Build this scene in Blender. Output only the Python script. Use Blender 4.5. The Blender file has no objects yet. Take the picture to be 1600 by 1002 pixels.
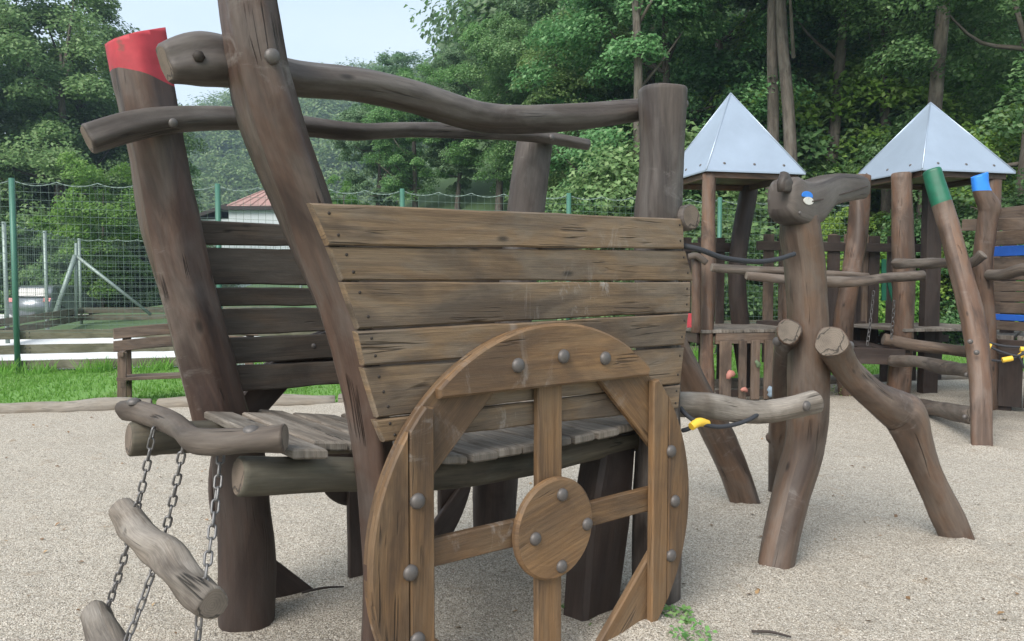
import bpy, math, random
import numpy as np
from mathutils import Vector, Matrix, Quaternion
from mathutils import noise as mn
R_ = math.radians
rng = random.Random(7)
nr = np.random.default_rng(11)
sc = bpy.context.scene
col = sc.collection

# ------------------------------------------------------------------ camera
CAM_H, FPX, PITCH = 1.5, 1209.0, math.atan(61 / 1209.0)
cam = bpy.data.cameras.new('camera'); co = bpy.data.objects.new('camera', cam); col.objects.link(co)
cam.sensor_width = 36.0; cam.lens = 36.0 * FPX / 1600.0
cam.clip_start = 0.05; cam.clip_end = 3000
co.location = (0, 0, CAM_H); co.rotation_euler = (math.pi / 2 - PITCH, 0, 0)
sc.camera = co
# ------------------------------------------------------------------ sky, sun, exposure
SUN_EL, SUN_AZ = R_(42), R_(212)          # azimuth measured from +Y clockwise: behind the camera, from the left
w = bpy.data.worlds.new('World'); sc.world = w; w.use_nodes = True
nt = w.node_tree; nt.nodes.clear()
wo = nt.nodes.new('ShaderNodeOutputWorld'); bg = nt.nodes.new('ShaderNodeBackground')
sky = nt.nodes.new('ShaderNodeTexSky'); sky.sky_type = 'NISHITA'; sky.sun_disc = False
sky.sun_elevation = SUN_EL; sky.sun_rotation = SUN_AZ; sky.air_density = 1.0; sky.dust_density = 3.0; sky.ozone_density = 1.0
tcw = nt.nodes.new('ShaderNodeTexCoord'); nzw = nt.nodes.new('ShaderNodeTexNoise')
mpw = nt.nodes.new('ShaderNodeMapping'); mpw.inputs['Scale'].default_value = (1.2, 1.2, 4.0)
nt.links.new(tcw.outputs['Generated'], mpw.inputs['Vector']); nt.links.new(mpw.outputs[0], nzw.inputs['Vector'])
nzw.inputs['Scale'].default_value = 1.6; nzw.inputs['Detail'].default_value = 5
crw = nt.nodes.new('ShaderNodeValToRGB')
crw.color_ramp.elements[0].position = 0.3; crw.color_ramp.elements[0].color = (3.0, 3.5, 3.9, 1)
crw.color_ramp.elements[1].position = 0.7; crw.color_ramp.elements[1].color = (3.85, 4.2, 4.45, 1)
nt.links.new(nzw.outputs['Fac'], crw.inputs[0])
mxw = nt.nodes.new('ShaderNodeMix'); mxw.data_type = 'RGBA'; mxw.inputs[0].default_value = 0.80   # cloud layer over the clear sky
nt.links.new(sky.outputs[0], mxw.inputs[6]); nt.links.new(crw.outputs[0], mxw.inputs[7])
nt.links.new(mxw.outputs[2], bg.inputs['Color']); bg.inputs['Strength'].default_value = 0.10
nt.links.new(bg.outputs[0], wo.inputs['Surface'])
sl = bpy.data.lights.new('sun', 'SUN'); so = bpy.data.objects.new('sun', sl); col.objects.link(so)
sl.energy = 1.5; sl.angle = R_(35); sl.color = (1.0, 0.96, 0.90)
sd = Vector((math.sin(SUN_AZ) * math.cos(SUN_EL), math.cos(SUN_AZ) * math.cos(SUN_EL), math.sin(SUN_EL)))
so.rotation_euler = sd.to_track_quat('Z', 'Y').to_euler(); so.location = sd * 50
sc.view_settings.view_transform = 'Standard'; sc.view_settings.look = 'None'
sc.view_settings.gamma = 1.0; sc.view_settings.use_curve_mapping = False
sc.view_settings.exposure = 1.6
sc.render.engine = 'CYCLES'
sc.cycles.max_bounces = 6; sc.cycles.diffuse_bounces = 3; sc.cycles.glossy_bounces = 3; sc.cycles.transmission_bounces = 3
sc.cycles.transparent_max_bounces = 6; sc.cycles.volume_bounces = 0
sc.cycles.use_denoising = True

# ------------------------------------------------------------------ survey helpers (photo measurements -> metres)
cp_, sp_ = math.cos(PITCH), math.sin(PITCH)
def ray(x, y): return Vector(((x - 800) / FPX, cp_ + sp_ * (501 - y) / FPX, -sp_ + cp_ * (501 - y) / FPX))
EYE = Vector((0, 0, CAM_H))
def at(x, y, Y): d = ray(x, y); return EYE + d * (Y / d.y)
def gnd(x, y, z=0.0): d = ray(x, y); return EYE + d * ((z - CAM_H) / d.z)
WA = R_(51.8)
WU = Vector((math.sin(WA), math.cos(WA), 0)); WV = Vector((-math.cos(WA), math.sin(WA), 0)); WO = Vector((.1685, 2.91, 0))
def W(s, v, z): return WO + WU * s + WV * v + Vector((0, 0, z))      # wagon frame: along, across (away from camera), up
def wp(x, y, v):
    d = ray(x, y); t = (v - (EYE - WO).dot(WV)) / d.dot(WV); P = EYE + d * t
    return ((P - WO).dot(WU), P.z)

# ------------------------------------------------------------------ materials
def mat(name):
    m = bpy.data.materials.new(name); m.use_nodes = True; t = m.node_tree
    return m, t, t.nodes['Principled BSDF']
def node(t, typ, **kw):
    n = t.nodes.new(typ)
    for k, v in kw.items(): setattr(n, k, v)
    return n
def ramp(t, src, stops):
    r = node(t, 'ShaderNodeValToRGB'); e = r.color_ramp.elements
    while len(e) < len(stops): e.new(0.5)
    for q, (p, c) in zip(e, stops): q.position = p; q.color = (c[0], c[1], c[2], 1) if hasattr(c, '__len__') else (c, c, c, 1)
    t.links.new(src, r.inputs[0]); return r.outputs[0]
def noise(t, vec, scale, detail=4, rough=.55, dist=0.0):
    n = node(t, 'ShaderNodeTexNoise'); n.inputs['Scale'].default_value = scale; n.inputs['Detail'].default_value = detail
    n.inputs['Roughness'].default_value = rough; n.inputs['Distortion'].default_value = dist
    if vec is not None: t.links.new(vec, n.inputs['Vector'])
    return n.outputs['Fac']
def mixc(t, fac, a, b, mode='MIX'):
    m = node(t, 'ShaderNodeMix', data_type='RGBA', blend_type=mode)
    for sock, val in ((0, fac), (6, a), (7, b)):
        if hasattr(val, 'default_value') or hasattr(val, 'is_output'): t.links.new(val, m.inputs[sock])
        elif sock == 0: m.inputs[0].default_value = val
        else: m.inputs[sock].default_value = (*val, 1)
    return m.outputs[2]
def mapping(t, vec, scale, loc=None):
    m = node(t, 'ShaderNodeMapping'); m.inputs['Scale'].default_value = scale
    t.links.new(vec, m.inputs['Vector'])
    if loc is not None: t.links.new(loc, m.inputs['Location'])
    return m.outputs[0]
def bump(t, b, h, strength, dist, prev=None):
    n = node(t, 'ShaderNodeBump'); n.inputs['Strength'].default_value = strength; n.inputs['Distance'].default_value = dist
    t.links.new(h, n.inputs['Height'])
    if prev is not None: t.links.new(prev, n.inputs['Normal'])
    t.links.new(n.outputs[0], b.inputs['Normal']); return n.outputs[0]

def wood(name, c1, c2, grey, dark, greyamt=.35, stain=.5, rough=.72, along=2.2, across=38., crack=.5, vary=.25, worn=0.0, fine_c=.22):
    """timber: UV x runs along the grain in metres, y across it"""
    m, t, b = mat(name)
    uv = node(t, 'ShaderNodeUVMap').outputs[0]
    oi = node(t, 'ShaderNodeObjectInfo')
    off = node(t, 'ShaderNodeCombineXYZ')
    mul = node(t, 'ShaderNodeMath', operation='MULTIPLY'); mul.inputs[1].default_value = 37.0
    t.links.new(oi.outputs['Random'], mul.inputs[0]); t.links.new(mul.outputs[0], off.inputs[0]); t.links.new(mul.outputs[0], off.inputs[1])
    O = off.outputs[0]
    vg = mapping(t, uv, (along, across, 1), O)
    g1 = noise(t, vg, 1.0, 6, .65, .6)
    vf = mapping(t, uv, (along * 5, across * 5, 1), O)
    g2 = noise(t, vf, 1.0, 4, .7)
    vb = mapping(t, uv, (2.6, 6.5, 1), O)
    blotch = noise(t, vb, 1.0, 5, .6, .8)
    vb2 = mapping(t, uv, (1.1, 3.2, 1), O)
    blotch2 = noise(t, vb2, 1.0, 4, .6, 1.2)
    base = mixc(t, ramp(t, g1, [(.38, 0), (.62, 1)]), c1, c2)
    base = mixc(t, ramp(t, blotch, [(.42, 0), (.60, greyamt)]), base, grey)
    base = mixc(t, ramp(t, blotch2, [(.47, 0), (.64, stain)]), base, dark)
    fine = ramp(t, g2, [(.3, 1 - fine_c), (.7, 1 + fine_c * .5)])
    base = mixc(t, 1.0, base, fine, 'MULTIPLY')
    # knots
    vk = mapping(t, uv, (2.3, 5.5, 1), O)
    vo = node(t, 'ShaderNodeTexVoronoi'); t.links.new(vk, vo.inputs['Vector']); vo.inputs['Scale'].default_value = 1.0
    base = mixc(t, ramp(t, vo.outputs['Distance'], [(.03, .8), (.085, 0)]), base, tuple(x * .35 for x in dark))
    # drying cracks: long thin dark lines
    vc = mapping(t, uv, (.7, 17, 1), O)
    n = noise(t, vc, 1.0, 3, .5, .35)
    ck = ramp(t, n, [(.484, 0), (.5, 1), (.516, 0)])
    mask = ramp(t, noise(t, mapping(t, uv, (3.0, 7, 1), O), 1.0, 2), [(.57, 0), (.64, crack)])
    mm = node(t, 'ShaderNodeMath', operation='MULTIPLY'); t.links.new(ck, mm.inputs[0]); t.links.new(mask, mm.inputs[1])
    base = mixc(t, mm.outputs[0], base, tuple(x * .18 for x in dark))
    if worn > 0:   # pale scuffs and chalk-like rubs
        sfc = noise(t, mapping(t, uv, (9, 3.5, 1), O), 1.0, 6, .75, 1.0)
        msk = noise(t, mapping(t, uv, (1.3, 2.0, 1), O), 1.0, 2)
        mw = node(t, 'ShaderNodeMath', operation='MULTIPLY')
        t.links.new(ramp(t, sfc, [(.55, 0), (.72, worn)]), mw.inputs[0]); t.links.new(ramp(t, msk, [(.52, 0), (.64, 1)]), mw.inputs[1])
        base = mixc(t, mw.outputs[0], base, (.42, .40, .38))
    vv = node(t, 'ShaderNodeMapRange'); vv.inputs['To Min'].default_value = .92 - vary; vv.inputs['To Max'].default_value = .92 + vary
    t.links.new(oi.outputs['Random'], vv.inputs[0])
    hs = node(t, 'ShaderNodeHueSaturation'); t.links.new(base, hs.inputs['Color']); t.links.new(vv.outputs[0], hs.inputs['Value'])
    t.links.new(hs.outputs[0], b.inputs['Base Color'])
    b.inputs['Roughness'].default_value = rough
    b.inputs['Specular IOR Level'].default_value = .35
    p = bump(t, b, noise(t, mapping(t, uv, (7, 11, 1), O), 1.0, 4, .6, .5), .35, .012); p = bump(t, b, g1, .4, .005, p); p = bump(t, b, g2, .45, .002, p)
    iv = node(t, 'ShaderNodeMath', operation='SUBTRACT'); iv.inputs[0].default_value = 1.0; t.links.new(mm.outputs[0], iv.inputs[1])
    bump(t, b, iv.outputs[0], .9, .008, p)
    return m
def endgrain(name, c1, c2):
    m, t, b = mat(name)
    uv = node(t, 'ShaderNodeUVMap').outputs[0]
    ln = node(t, 'ShaderNodeVectorMath', operation='LENGTH'); t.links.new(uv, ln.inputs[0])
    n = noise(t, uv, 30, 4); ad = node(t, 'ShaderNodeMath', operation='MULTIPLY_ADD'); t.links.new(n, ad.inputs[0]); ad.inputs[1].default_value = .02; t.links.new(ln.outputs['Value'], ad.inputs[2])
    sn = node(t, 'ShaderNodeMath', operation='SINE'); ms = node(t, 'ShaderNodeMath', operation='MULTIPLY'); ms.inputs[1].default_value = 700
    t.links.new(ad.outputs[0], ms.inputs[0]); t.links.new(ms.outputs[0], sn.inputs[0])
    rg = ramp(t, sn.outputs[0], [(0, 0), (1, .6)])
    base = mixc(t, rg, c1, c2); base = mixc(t, ramp(t, noise(t, uv, 12, 5), [(.45, 0), (.7, .6)]), base, tuple(x * .45 for x in c1))
    vc = node(t, 'ShaderNodeTexVoronoi', feature='DISTANCE_TO_EDGE'); vc.inputs['Scale'].default_value = 5
    nd = node(t, 'ShaderNodeTexNoise'); nd.inputs['Scale'].default_value = 9; nd.inputs['Detail'].default_value = 3; t.links.new(uv, nd.inputs['Vector'])
    vm = node(t, 'ShaderNodeVectorMath', operation='MULTIPLY_ADD'); vm.inputs[1].default_value = (.14, .14, .14); t.links.new(nd.outputs['Color'], vm.inputs[0]); t.links.new(uv, vm.inputs[2]); t.links.new(vm.outputs[0], vc.inputs['Vector'])
    base = mixc(t, ramp(t, vc.outputs[0], [(.008, .8), (.022, 0)]), base, tuple(x * .12 for x in c1))
    t.links.new(base, b.inputs['Base Color']); b.inputs['Roughness'].default_value = .85
    bump(t, b, noise(t, uv, 90, 3), .4, .002); return m

M = {}
M['board'] = wood('tan_board', (.225, .150, .086), (.138, .091, .054), (.180, .150, .118), (.054, .040, .031), .6, .7, .66, 1.6, 60, crack=.7, vary=.13, worn=.75, fine_c=.34)
M['wheel'] = wood('wheel_board', (.222, .128, .060), (.142, .080, .038), (.168, .118, .074), (.060, .038, .025), .5, .7, .58, 1.6, 55, crack=.65, vary=.13, worn=.45, fine_c=.30)
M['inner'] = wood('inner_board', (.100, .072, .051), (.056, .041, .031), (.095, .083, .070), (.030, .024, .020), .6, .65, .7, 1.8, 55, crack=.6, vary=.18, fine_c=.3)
M['post'] = wood('brown_post', (.098, .060, .044), (.068, .040, .030), (.108, .088, .077), (.030, .018, .015), .7, .85, .5, .9, 10, crack=.75, vary=.08, worn=.35, fine_c=.24)
M['rail'] = wood('grey_rail', (.092, .074, .064), (.064, .050, .043), (.122, .108, .098), (.032, .025, .023), .75, .8, .58, 1.0, 12, crack=.75, vary=.08, worn=.3, fine_c=.27)
M['grey'] = wood('weathered_grey', (.230, .196, .162), (.115, .095, .077), (.275, .250, .220), (.058, .047, .038), .7, .65, .85, 2.0, 45, crack=.9, vary=.16, fine_c=.38)
M['midgrey'] = wood('worn_rail_log', (.128, .098, .077), (.080, .060, .047), (.150, .130, .111), (.040, .031, .026), .65, .7, .7, 1.2, 18, crack=.85, vary=.12, fine_c=.22)
M['beam'] = wood('mossy_beam', (.120, .100, .070), (.066, .054, .040), (.115, .112, .088), (.035, .030, .022), .6, .7, .8, 1.6, 22, crack=.7, vary=.1, fine_c=.2)
M['dark'] = wood('dark_and_shaded_wood', (.060, .040, .032), (.040, .027, .022), (.064, .052, .046), (.020, .014, .012), .5, .6, .65, 1.2, 18, crack=.3, vary=.15, fine_c=.14)  # dark brown wood; its tone also carries painted shade on backlit parts
M['horse'] = wood('horse_log', (.142, .090, .061), (.100, .062, .042), (.140, .116, .098), (.046, .031, .024), .65, .8, .52, .9, 9, crack=.75, vary=.05, worn=.35, fine_c=.22)
M['tower'] = wood('tower_log', (.140, .080, .050), (.092, .052, .034), (.130, .098, .079), (.042, .027, .020), .6, .75, .52, .9, 10, crack=.7, vary=.18, worn=.2, fine_c=.13)
M['picket'] = wood('picket_board', (.160, .112, .080), (.100, .068, .049), (.150, .120, .098), (.040, .028, .022), .5, .65, .72, crack=.5, vary=.2)
M['kerb'] = wood('pale_kerb_log', (.29, .25, .20), (.19, .16, .125), (.30, .28, .25), (.10, .085, .065), .5, .5, .9, 1.6, 24, crack=.7, vary=.1)
M['kick'] = wood('mossy_fence_board', (.170, .155, .105), (.100, .094, .064), (.200, .185, .150), (.060, .060, .040), .5, .6, .85, crack=.4, vary=.2)
M['bark'] = wood('tree_bark', (.150, .125, .102), (.070, .058, .048), (.170, .158, .136), (.042, .036, .030), .5, .5, .95, 1.4, 9, crack=.8, vary=.25)
M['end'] = endgrain('cut_end', (.140, .108, .082), (.085, .064, .049))
M['endgrey'] = endgrain('cut_end_grey', (.165, .136, .110), (.105, .084, .067))

def paint(name, c, rough=.5, metal=0.0, n=.12, scale=14, spec=.4, wear=None):
    m, t, b = mat(name)
    tc = node(t, 'ShaderNodeTexCoord').outputs['Object']
    f = noise(t, tc, scale, 5, .65)
    base = mixc(t, f, tuple(x * (1 - n * 2) for x in c), tuple(min(1, x * (1 + n * 2)) for x in c))
    if wear: base = mixc(t, ramp(t, noise(t, tc, scale * 2.3, 6, .7), [(.6, 0), (.68, .8)]), base, wear)
    t.links.new(base, b.inputs['Base Color']); b.inputs['Roughness'].default_value = rough; b.inputs['Metallic'].default_value = metal
    b.inputs['Specular IOR Level'].default_value = spec
    bump(t, b, noise(t, tc, scale * 5, 3), .15, .002)
    return m
M['bolt'] = paint('bolt_iron', (.105, .095, .090), .5, .35, .15, 60)
M['nail'] = paint('nail_rust', (.035, .028, .024), .7, .3, .2, 60)
M['chain'] = paint('chain_steel', (.17, .165, .165), .5, .7, .2, 80)
M['roof'] = paint('zinc_roof', (.37, .43, .51), .36, .55, .09, 2.2)
M['red'] = paint('red_paint', (.36, .036, .048), .66, 0, .30, 8, wear=(.17, .06, .05))
M['green'] = paint('green_paint', (.008, .100, .055), .42, 0, .22, 9, wear=(.03, .07, .045))
M['blue'] = paint('blue_paint', (.025, .200, .680), .5, 0, .14, 9)
M['navy'] = paint('blue_board', (.020, .110, .480), .5, 0, .08, 5)
M['white'] = paint('white_paint', (.62, .60, .55), .6, 0, .08, 20, wear=(.25, .2, .16))
M['rope'] = paint('black_rope', (.028, .030, .036), .75, 0, .25, 200)
M['yellow'] = paint('yellow_plastic', (.72, .46, .045), .45, 0, .05, 20)
M['fgreen'] = paint('green_fence_post', (.050, .145, .105), .45, .1, .08, 5)
M['fgrey'] = paint('grey_fence_post', (.22, .27, .25), .5, .4, .08, 5)
M['net'] = paint('net_cord', (.075, .115, .095), .7, 0, .1, 30)
M['netrope'] = paint('net_top_rope', (.21, .27, .245), .7, 0, .1, 30)
M['holdred'] = paint('hold_red', (.33, .14, .11), .6, 0, .1, 20)
M['holdgreen'] = paint('hold_green', (.09, .13, .07), .6, 0, .1, 20)
M['holdblue'] = paint('hold_blue', (.16, .21, .26), .6, 0, .1, 20)
M['plaster'] = paint('white_plaster', (.68, .72, .74), .85, 0, .05, .6)
M['rooftile'] = paint('red_roof_tile', (.36, .215, .19), .8, 0, .16, 1.2)
M['roofedge'] = paint('dark_eave', (.05, .042, .04), .7, 0, .1, 2)
M['carpaint'] = paint('silver_car_paint', (.20, .215, .235), .28, .6, .03, 2)
M['glass'] = paint('car_glass', (.015, .018, .022), .08, 0, .05, 2, spec=.8)
M['rubber'] = paint('tyre_rubber', (.02, .02, .02), .8, 0, .1, 9)
M['tail'] = paint('tail_light_red', (.42, .012, .018), .25, 0, .05, 9)
M['rim'] = paint('wheel_rim', (.35, .36, .37), .35, .7, .05, 9)
M['court'] = paint('pale_court', (.66, .66, .66), .85, 0, .05, .8)

def leafmat(name, c1, c2, c3, trans=.4):
    m, t, b = mat(name)
    g = node(t, 'ShaderNodeNewGeometry'); oi = node(t, 'ShaderNodeObjectInfo')
    r = ramp(t, g.outputs['Random Per Island'], [(0, c1), (.55, c2), (1, c3)])
    hs = node(t, 'ShaderNodeHueSaturation'); t.links.new(r, hs.inputs['Color'])
    mr = node(t, 'ShaderNodeMapRange'); mr.inputs['To Min'].default_value = .475; mr.inputs['To Max'].default_value = .52; t.links.new(oi.outputs['Random'], mr.inputs[0]); t.links.new(mr.outputs[0], hs.inputs['Hue'])
    mv = node(t, 'ShaderNodeMapRange'); mv.inputs['To Min'].default_value = .8; mv.inputs['To Max'].default_value = 1.2
    wn = node(t, 'ShaderNodeTexWhiteNoise', noise_dimensions='1D'); t.links.new(oi.outputs['Random'], wn.inputs['W']); t.links.new(wn.outputs['Value'], mv.inputs[0]); t.links.new(mv.outputs[0], hs.inputs['Value'])
    t.links.new(hs.outputs[0], b.inputs['Base Color']); b.inputs['Roughness'].default_value = .5; b.inputs['Specular IOR Level'].default_value = .35
    tr = node(t, 'ShaderNodeBsdfTranslucent'); t.links.new(hs.outputs[0], tr.inputs['Color'])
    mx = node(t, 'ShaderNodeMixShader'); mx.inputs[0].default_value = trans
    t.links.new(b.outputs[0], mx.inputs[1]); t.links.new(tr.outputs[0], mx.inputs[2])
    t.links.new(mx.outputs[0], t.nodes['Material Output'].inputs['Surface']); return m
M['leaf'] = leafmat('leaf_mid', (.100, .215, .060), (.170, .310, .095), (.280, .400, .170))
M['leafdark'] = leafmat('leaf_dark', (.075, .170, .056), (.130, .250, .090), (.225, .345, .155))
M['leafbright'] = leafmat('leaf_bright', (.130, .270, .045), (.190, .360, .065), (.280, .430, .130), .5)
M['leafpale'] = leafmat('leaf_pale', (.105, .190, .090), (.155, .255, .125), (.230, .320, .180))
M['grass'] = leafmat('grass_blade', (.130, .280, .040), (.180, .360, .060), (.250, .420, .110), .5)

# gravel
m, t, b = mat('fine_gravel'); M['gravel'] = m
tc = node(t, 'ShaderNodeTexCoord').outputs['Object']
vo = node(t, 'ShaderNodeTexVoronoi'); vo.inputs['Scale'].default_value = 180; t.links.new(tc, vo.inputs['Vector'])
vo2 = node(t, 'ShaderNodeTexVoronoi'); vo2.inputs['Scale'].default_value = 70; t.links.new(tc, vo2.inputs['Vector'])
sepc = node(t, 'ShaderNodeSeparateColor'); t.links.new(vo.outputs['Color'], sepc.inputs[0])
sep2 = node(t, 'ShaderNodeSeparateColor'); t.links.new(vo2.outputs['Color'], sep2.inputs[0])
base = ramp(t, sepc.outputs[0], [(0, (.21, .176, .138)), (.25, (.46, .405, .33)), (.75, (.62, .556, .468)), (1, (.80, .745, .66))])
base = mixc(t, ramp(t, sep2.outputs[1], [(.8, 0), (.95, .45)]), base, (.30, .26, .21))
lo = noise(t, tc, 1.1, 5, .6); base = mixc(t, ramp(t, lo, [(.48, 0), (.75, .35)]), base, (.40, .35, .285))
lo2 = noise(t, tc, 5.0, 4, .6, .5); base = mixc(t, ramp(t, lo2, [(.60, 0), (.74, .5)]), base, (.36, .27, .18))
gap = ramp(t, vo.outputs['Distance'], [(.3, 1), (.8, .55)]); base = mixc(t, 1.0, base, gap, 'MULTIPLY')
t.links.new(base, b.inputs['Base Color']); b.inputs['Roughness'].default_value = .95; b.inputs['Specular IOR Level'].default_value = .15
inv = node(t, 'ShaderNodeMath', operation='SUBTRACT'); inv.inputs[0].default_value = 1; t.links.new(vo.outputs['Distance'], inv.inputs[1])
p = bump(t, b, inv.outputs[0], .9, .006); p = bump(t, b, noise(t, tc, 22, 5, .7), .7, .02, p); bump(t, b, noise(t, tc, 5, 4), .5, .04, p)
m, t, b = mat('soil_grass'); M['soil'] = m
tc = node(t, 'ShaderNodeTexCoord').outputs['Object']
base = mixc(t, noise(t, tc, 3, 6, .7), (.08, .19, .03), (.15, .29, .06)); base = mixc(t, ramp(t, noise(t, tc, .8, 5), [(.6, 0), (.72, .6)]), base, (.14, .12, .08))
t.links.new(base, b.inputs['Base Color']); b.inputs['Roughness'].default_value = .95; bump(t, b, noise(t, tc, 30, 5), .8, .03)
m, t, b = mat('forest_floor'); M['forest'] = m
tc = node(t, 'ShaderNodeTexCoord').outputs['Object']
base = mixc(t, noise(t, tc, .6, 6, .7), (.035, .075, .028), (.08, .13, .045)); t.links.new(base, b.inputs['Base Color']); b.inputs['Roughness'].default_value = .95

# ------------------------------------------------------------------ mesh helpers
class MB:
    def __init__(s): s.v = []; s.f = []; s.uv = []; s.mi = []; s.sm = []
    def face(s, idx, uvs, mi=0, smooth=False): s.f.append(idx); s.uv.append(uvs); s.mi.append(mi); s.sm.append(smooth)
    def mesh(s, name, mats):
        me = bpy.data.meshes.new(name); me.from_pydata([tuple(p) for p in s.v], [], s.f)
        l = me.uv_layers.new(name='UVMap'); l.data.foreach_set('uv', np.array([c for q in s.uv for p in q for c in p], dtype=np.float32))
        me.polygons.foreach_set('material_index', np.array(s.mi, dtype=np.int32)); me.polygons.foreach_set('use_smooth', np.array(s.sm, dtype=bool))
        for q in mats: me.materials.append(q)
        me.update(); return me
def link(name, me, parent=None):
    o = bpy.data.objects.new(name, me); col.objects.link(o)
    if parent is not None:
        o.parent = parent
        r = parent
        bpy_mat = Matrix.Identity(4); chain = []
        while r is not None: chain.append(r); r = r.parent
        for q in reversed(chain): bpy_mat = bpy_mat @ q.matrix_parent_inverse @ q.matrix_basis
        o.matrix_parent_inverse = bpy_mat.inverted()
    return o
def thing(name, label, cat, loc, group=None):
    o = bpy.data.objects.new(name, None); col.objects.link(o); o.location = loc; o.empty_display_size = .2
    o['label'] = label; o['category'] = cat
    if group: o['group'] = group
    return o
def tag(o, label, cat, group=None):
    o['label'] = label; o['category'] = cat
    if group: o['group'] = group
    return o
def struct(o): o['kind'] = 'structure'; return o
def stuff(o): o['kind'] = 'stuff'; return o

def catmull(P, n):
    P = [np.array(p, float) for p in P]
    if len(P) == 2: return [P[0] + (P[1] - P[0]) * i / n for i in range(n + 1)]
    Q = [2 * P[0] - P[1]] + P + [2 * P[-1] - P[-2]]
    out = []; m = len(P) - 1
    for i in range(n + 1):
        t = i / n * m; k = min(int(t), m - 1); t -= k
        a, b_, c, d = Q[k:k + 4]
        out.append(.5 * (2 * b_ + (c - a) * t + (2 * a - 5 * b_ + 4 * c - d) * t * t + (3 * b_ - a - 3 * c + d) * t ** 3))
    return out
def add_log(mb, pts, rad, seed=0, n=None, k=14, lump=.05, flat=1.0, ref=(0, 0, 1), caps=(1, 1), bev=.12, mi=0, ci=1, square=0.0, smooth=True):
    """a swept, lumpy trunk; flat squeezes the section across 'ref'; square pushes it towards hewn faces"""
    if not hasattr(rad, '__len__'): rad = [rad] * len(pts)
    rr = random.Random(seed)
    n = int((n or max(6, 5 * (len(pts) - 1))) * (1.3 if k > 15 else 1))
    C = catmull([(*p, r) for p, r in zip([tuple(q) for q in pts], rad)], n)
    P = [Vector(c[:3]) for c in C]; Rr = [max(.002, c[3]) for c in C]
    ph = [(rr.uniform(0, 6.28), rr.uniform(1.5, 6), rr.randint(1, 4), rr.uniform(.4, 1)) for _ in range(6)]
    nz = Vector((seed * 3.1, seed * 1.7, 0)); nf = rr.choice((5, 5, 6)); fac = [(6.283 * i / nf + rr.uniform(-.22, .22), rr.uniform(.86, 1.02), rr.uniform(.8, 3)) for i in range(nf)]
    L = 0; rings = []; us = []
    ref = Vector(ref); x = None; stations = []
    for i, (p, r) in enumerate(zip(P, Rr)):
        T = (P[min(i + 1, n)] - P[max(i - 1, 0)]).normalized()
        if x is None:
            x = ref - T * ref.dot(T)
            if x.length < .05: x = Vector((1, 0, 0)) - T * T.x
        x = (x - T * x.dot(T)).normalized(); y = T.cross(x)
        if i: L += (p - P[i - 1]).length
        stations.append((p, r, T, x.copy(), y, L))
    def ring(p, r, x, y, L, sc_):
        base = len(mb.v)
        for j in range(k):
            a = 2 * math.pi * j / k
            q = 1 + lump * sum(w_ * math.sin(m_ * a + f_ * L / max(.3, stations[-1][5]) * 3 + h) for h, f_, m_, w_ in ph) * .5
            if square:
                rf = min(c_ / max(.25, math.cos(a - a_ - .22 * math.sin(L * w2_ + a_))) for a_, c_, w2_ in fac)
                q *= 1 + square * (rf * .955 - 1)
            dv = x * math.cos(a) * flat + y * math.sin(a)
            if lump > 0 and k > 11:
                w0 = p + dv * r; q += .030 * mn.noise(w0 * 7 + nz) + .016 * mn.noise(w0 * 19 + nz)
            mb.v.append(p + dv * (r * q * sc_))
        return base
    p, r, T, x0, y0, L0 = stations[0]
    seq = []
    if caps[0]: seq.append((ring(p, r, x0, y0, 0, 1 - bev), -.0))
    for i, (p, r, T, xx, yy, l) in enumerate(stations):
        q = p
        if i == 0 and caps[0]: q = p + T * r * bev
        if i == n and caps[1]: q = p - T * r * bev
        seq.append((ring(q, r, xx, yy, l, 1), l))
    p, r, T, x1, y1, L1 = stations[-1]
    if caps[1]: seq.append((ring(p, r, x1, y1, L1, 1 - bev), L1 + .01))
    rm = sum(Rr) / len(Rr)
    for (b0, l0), (b1, l1) in zip(seq, seq[1:]):
        for j in range(k):
            j2 = (j + 1) % k; c0, c1 = j / k * 6.28 * rm, (j + 1) / k * 6.28 * rm
            mb.face((b0 + j, b0 + j2, b1 + j2, b1 + j), ((l0, c0), (l0, c1), (l1, c1), (l1, c0)), mi, smooth)
    cu = lambda r_: [(math.cos(6.283 * j / k) * r_, math.sin(6.283 * j / k) * r_) for j in range(k)]
    if caps[0]: mb.face(tuple(seq[0][0] + j for j in range(k))[::-1], cu(Rr[0])[::-1], ci)
    if caps[1]: mb.face(tuple(seq[-1][0] + j for j in range(k)), cu(Rr[-1]), ci)
def log(name, pts, rad, parent, m, end='end', **kw):
    mb = MB(); add_log(mb, pts, rad, **kw)
    return link(name, mb.mesh(name, [M[m], M[end]]), parent)

def offset2(out, d):
    n = len(out); res = []
    for i in range(n):
        p0, p1, p2 = Vector(out[i - 1]), Vector(out[i]), Vector(out[(i + 1) % n])
        e1 = (p1 - p0).normalized(); e2 = (p2 - p1).normalized()
        n1 = Vector((-e1.y, e1.x)); n2 = Vector((-e2.y, e2.x)); b_ = (n1 + n2)
        if b_.length < 1e-6: b_ = n1
        b_.normalize(); c = max(.35, b_.dot(n1)); res.append(p1 + b_ * (d / c))
    return res
def densify(out, step, wob, rr):
    res = []
    for i in range(len(out)):
        a, b_ = Vector(out[i]), Vector(out[(i + 1) % len(out)]); L = (b_ - a).length; n = max(1, int(L / step))
        nn = Vector((-(b_ - a).y, (b_ - a).x)).normalized() if L > 0 else Vector((0, 0))
        f1, f2 = rr.uniform(0, 6), rr.uniform(0, 6)
        for j in range(n):
            t = j / n; ww = wob * (math.sin(f1 + t * L * 9) + .6 * math.sin(f2 + t * L * 23)) * min(1, 4 * t, 4 * (1 - t))
            res.append(a + (b_ - a) * t + nn * ww)
    return res
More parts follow.
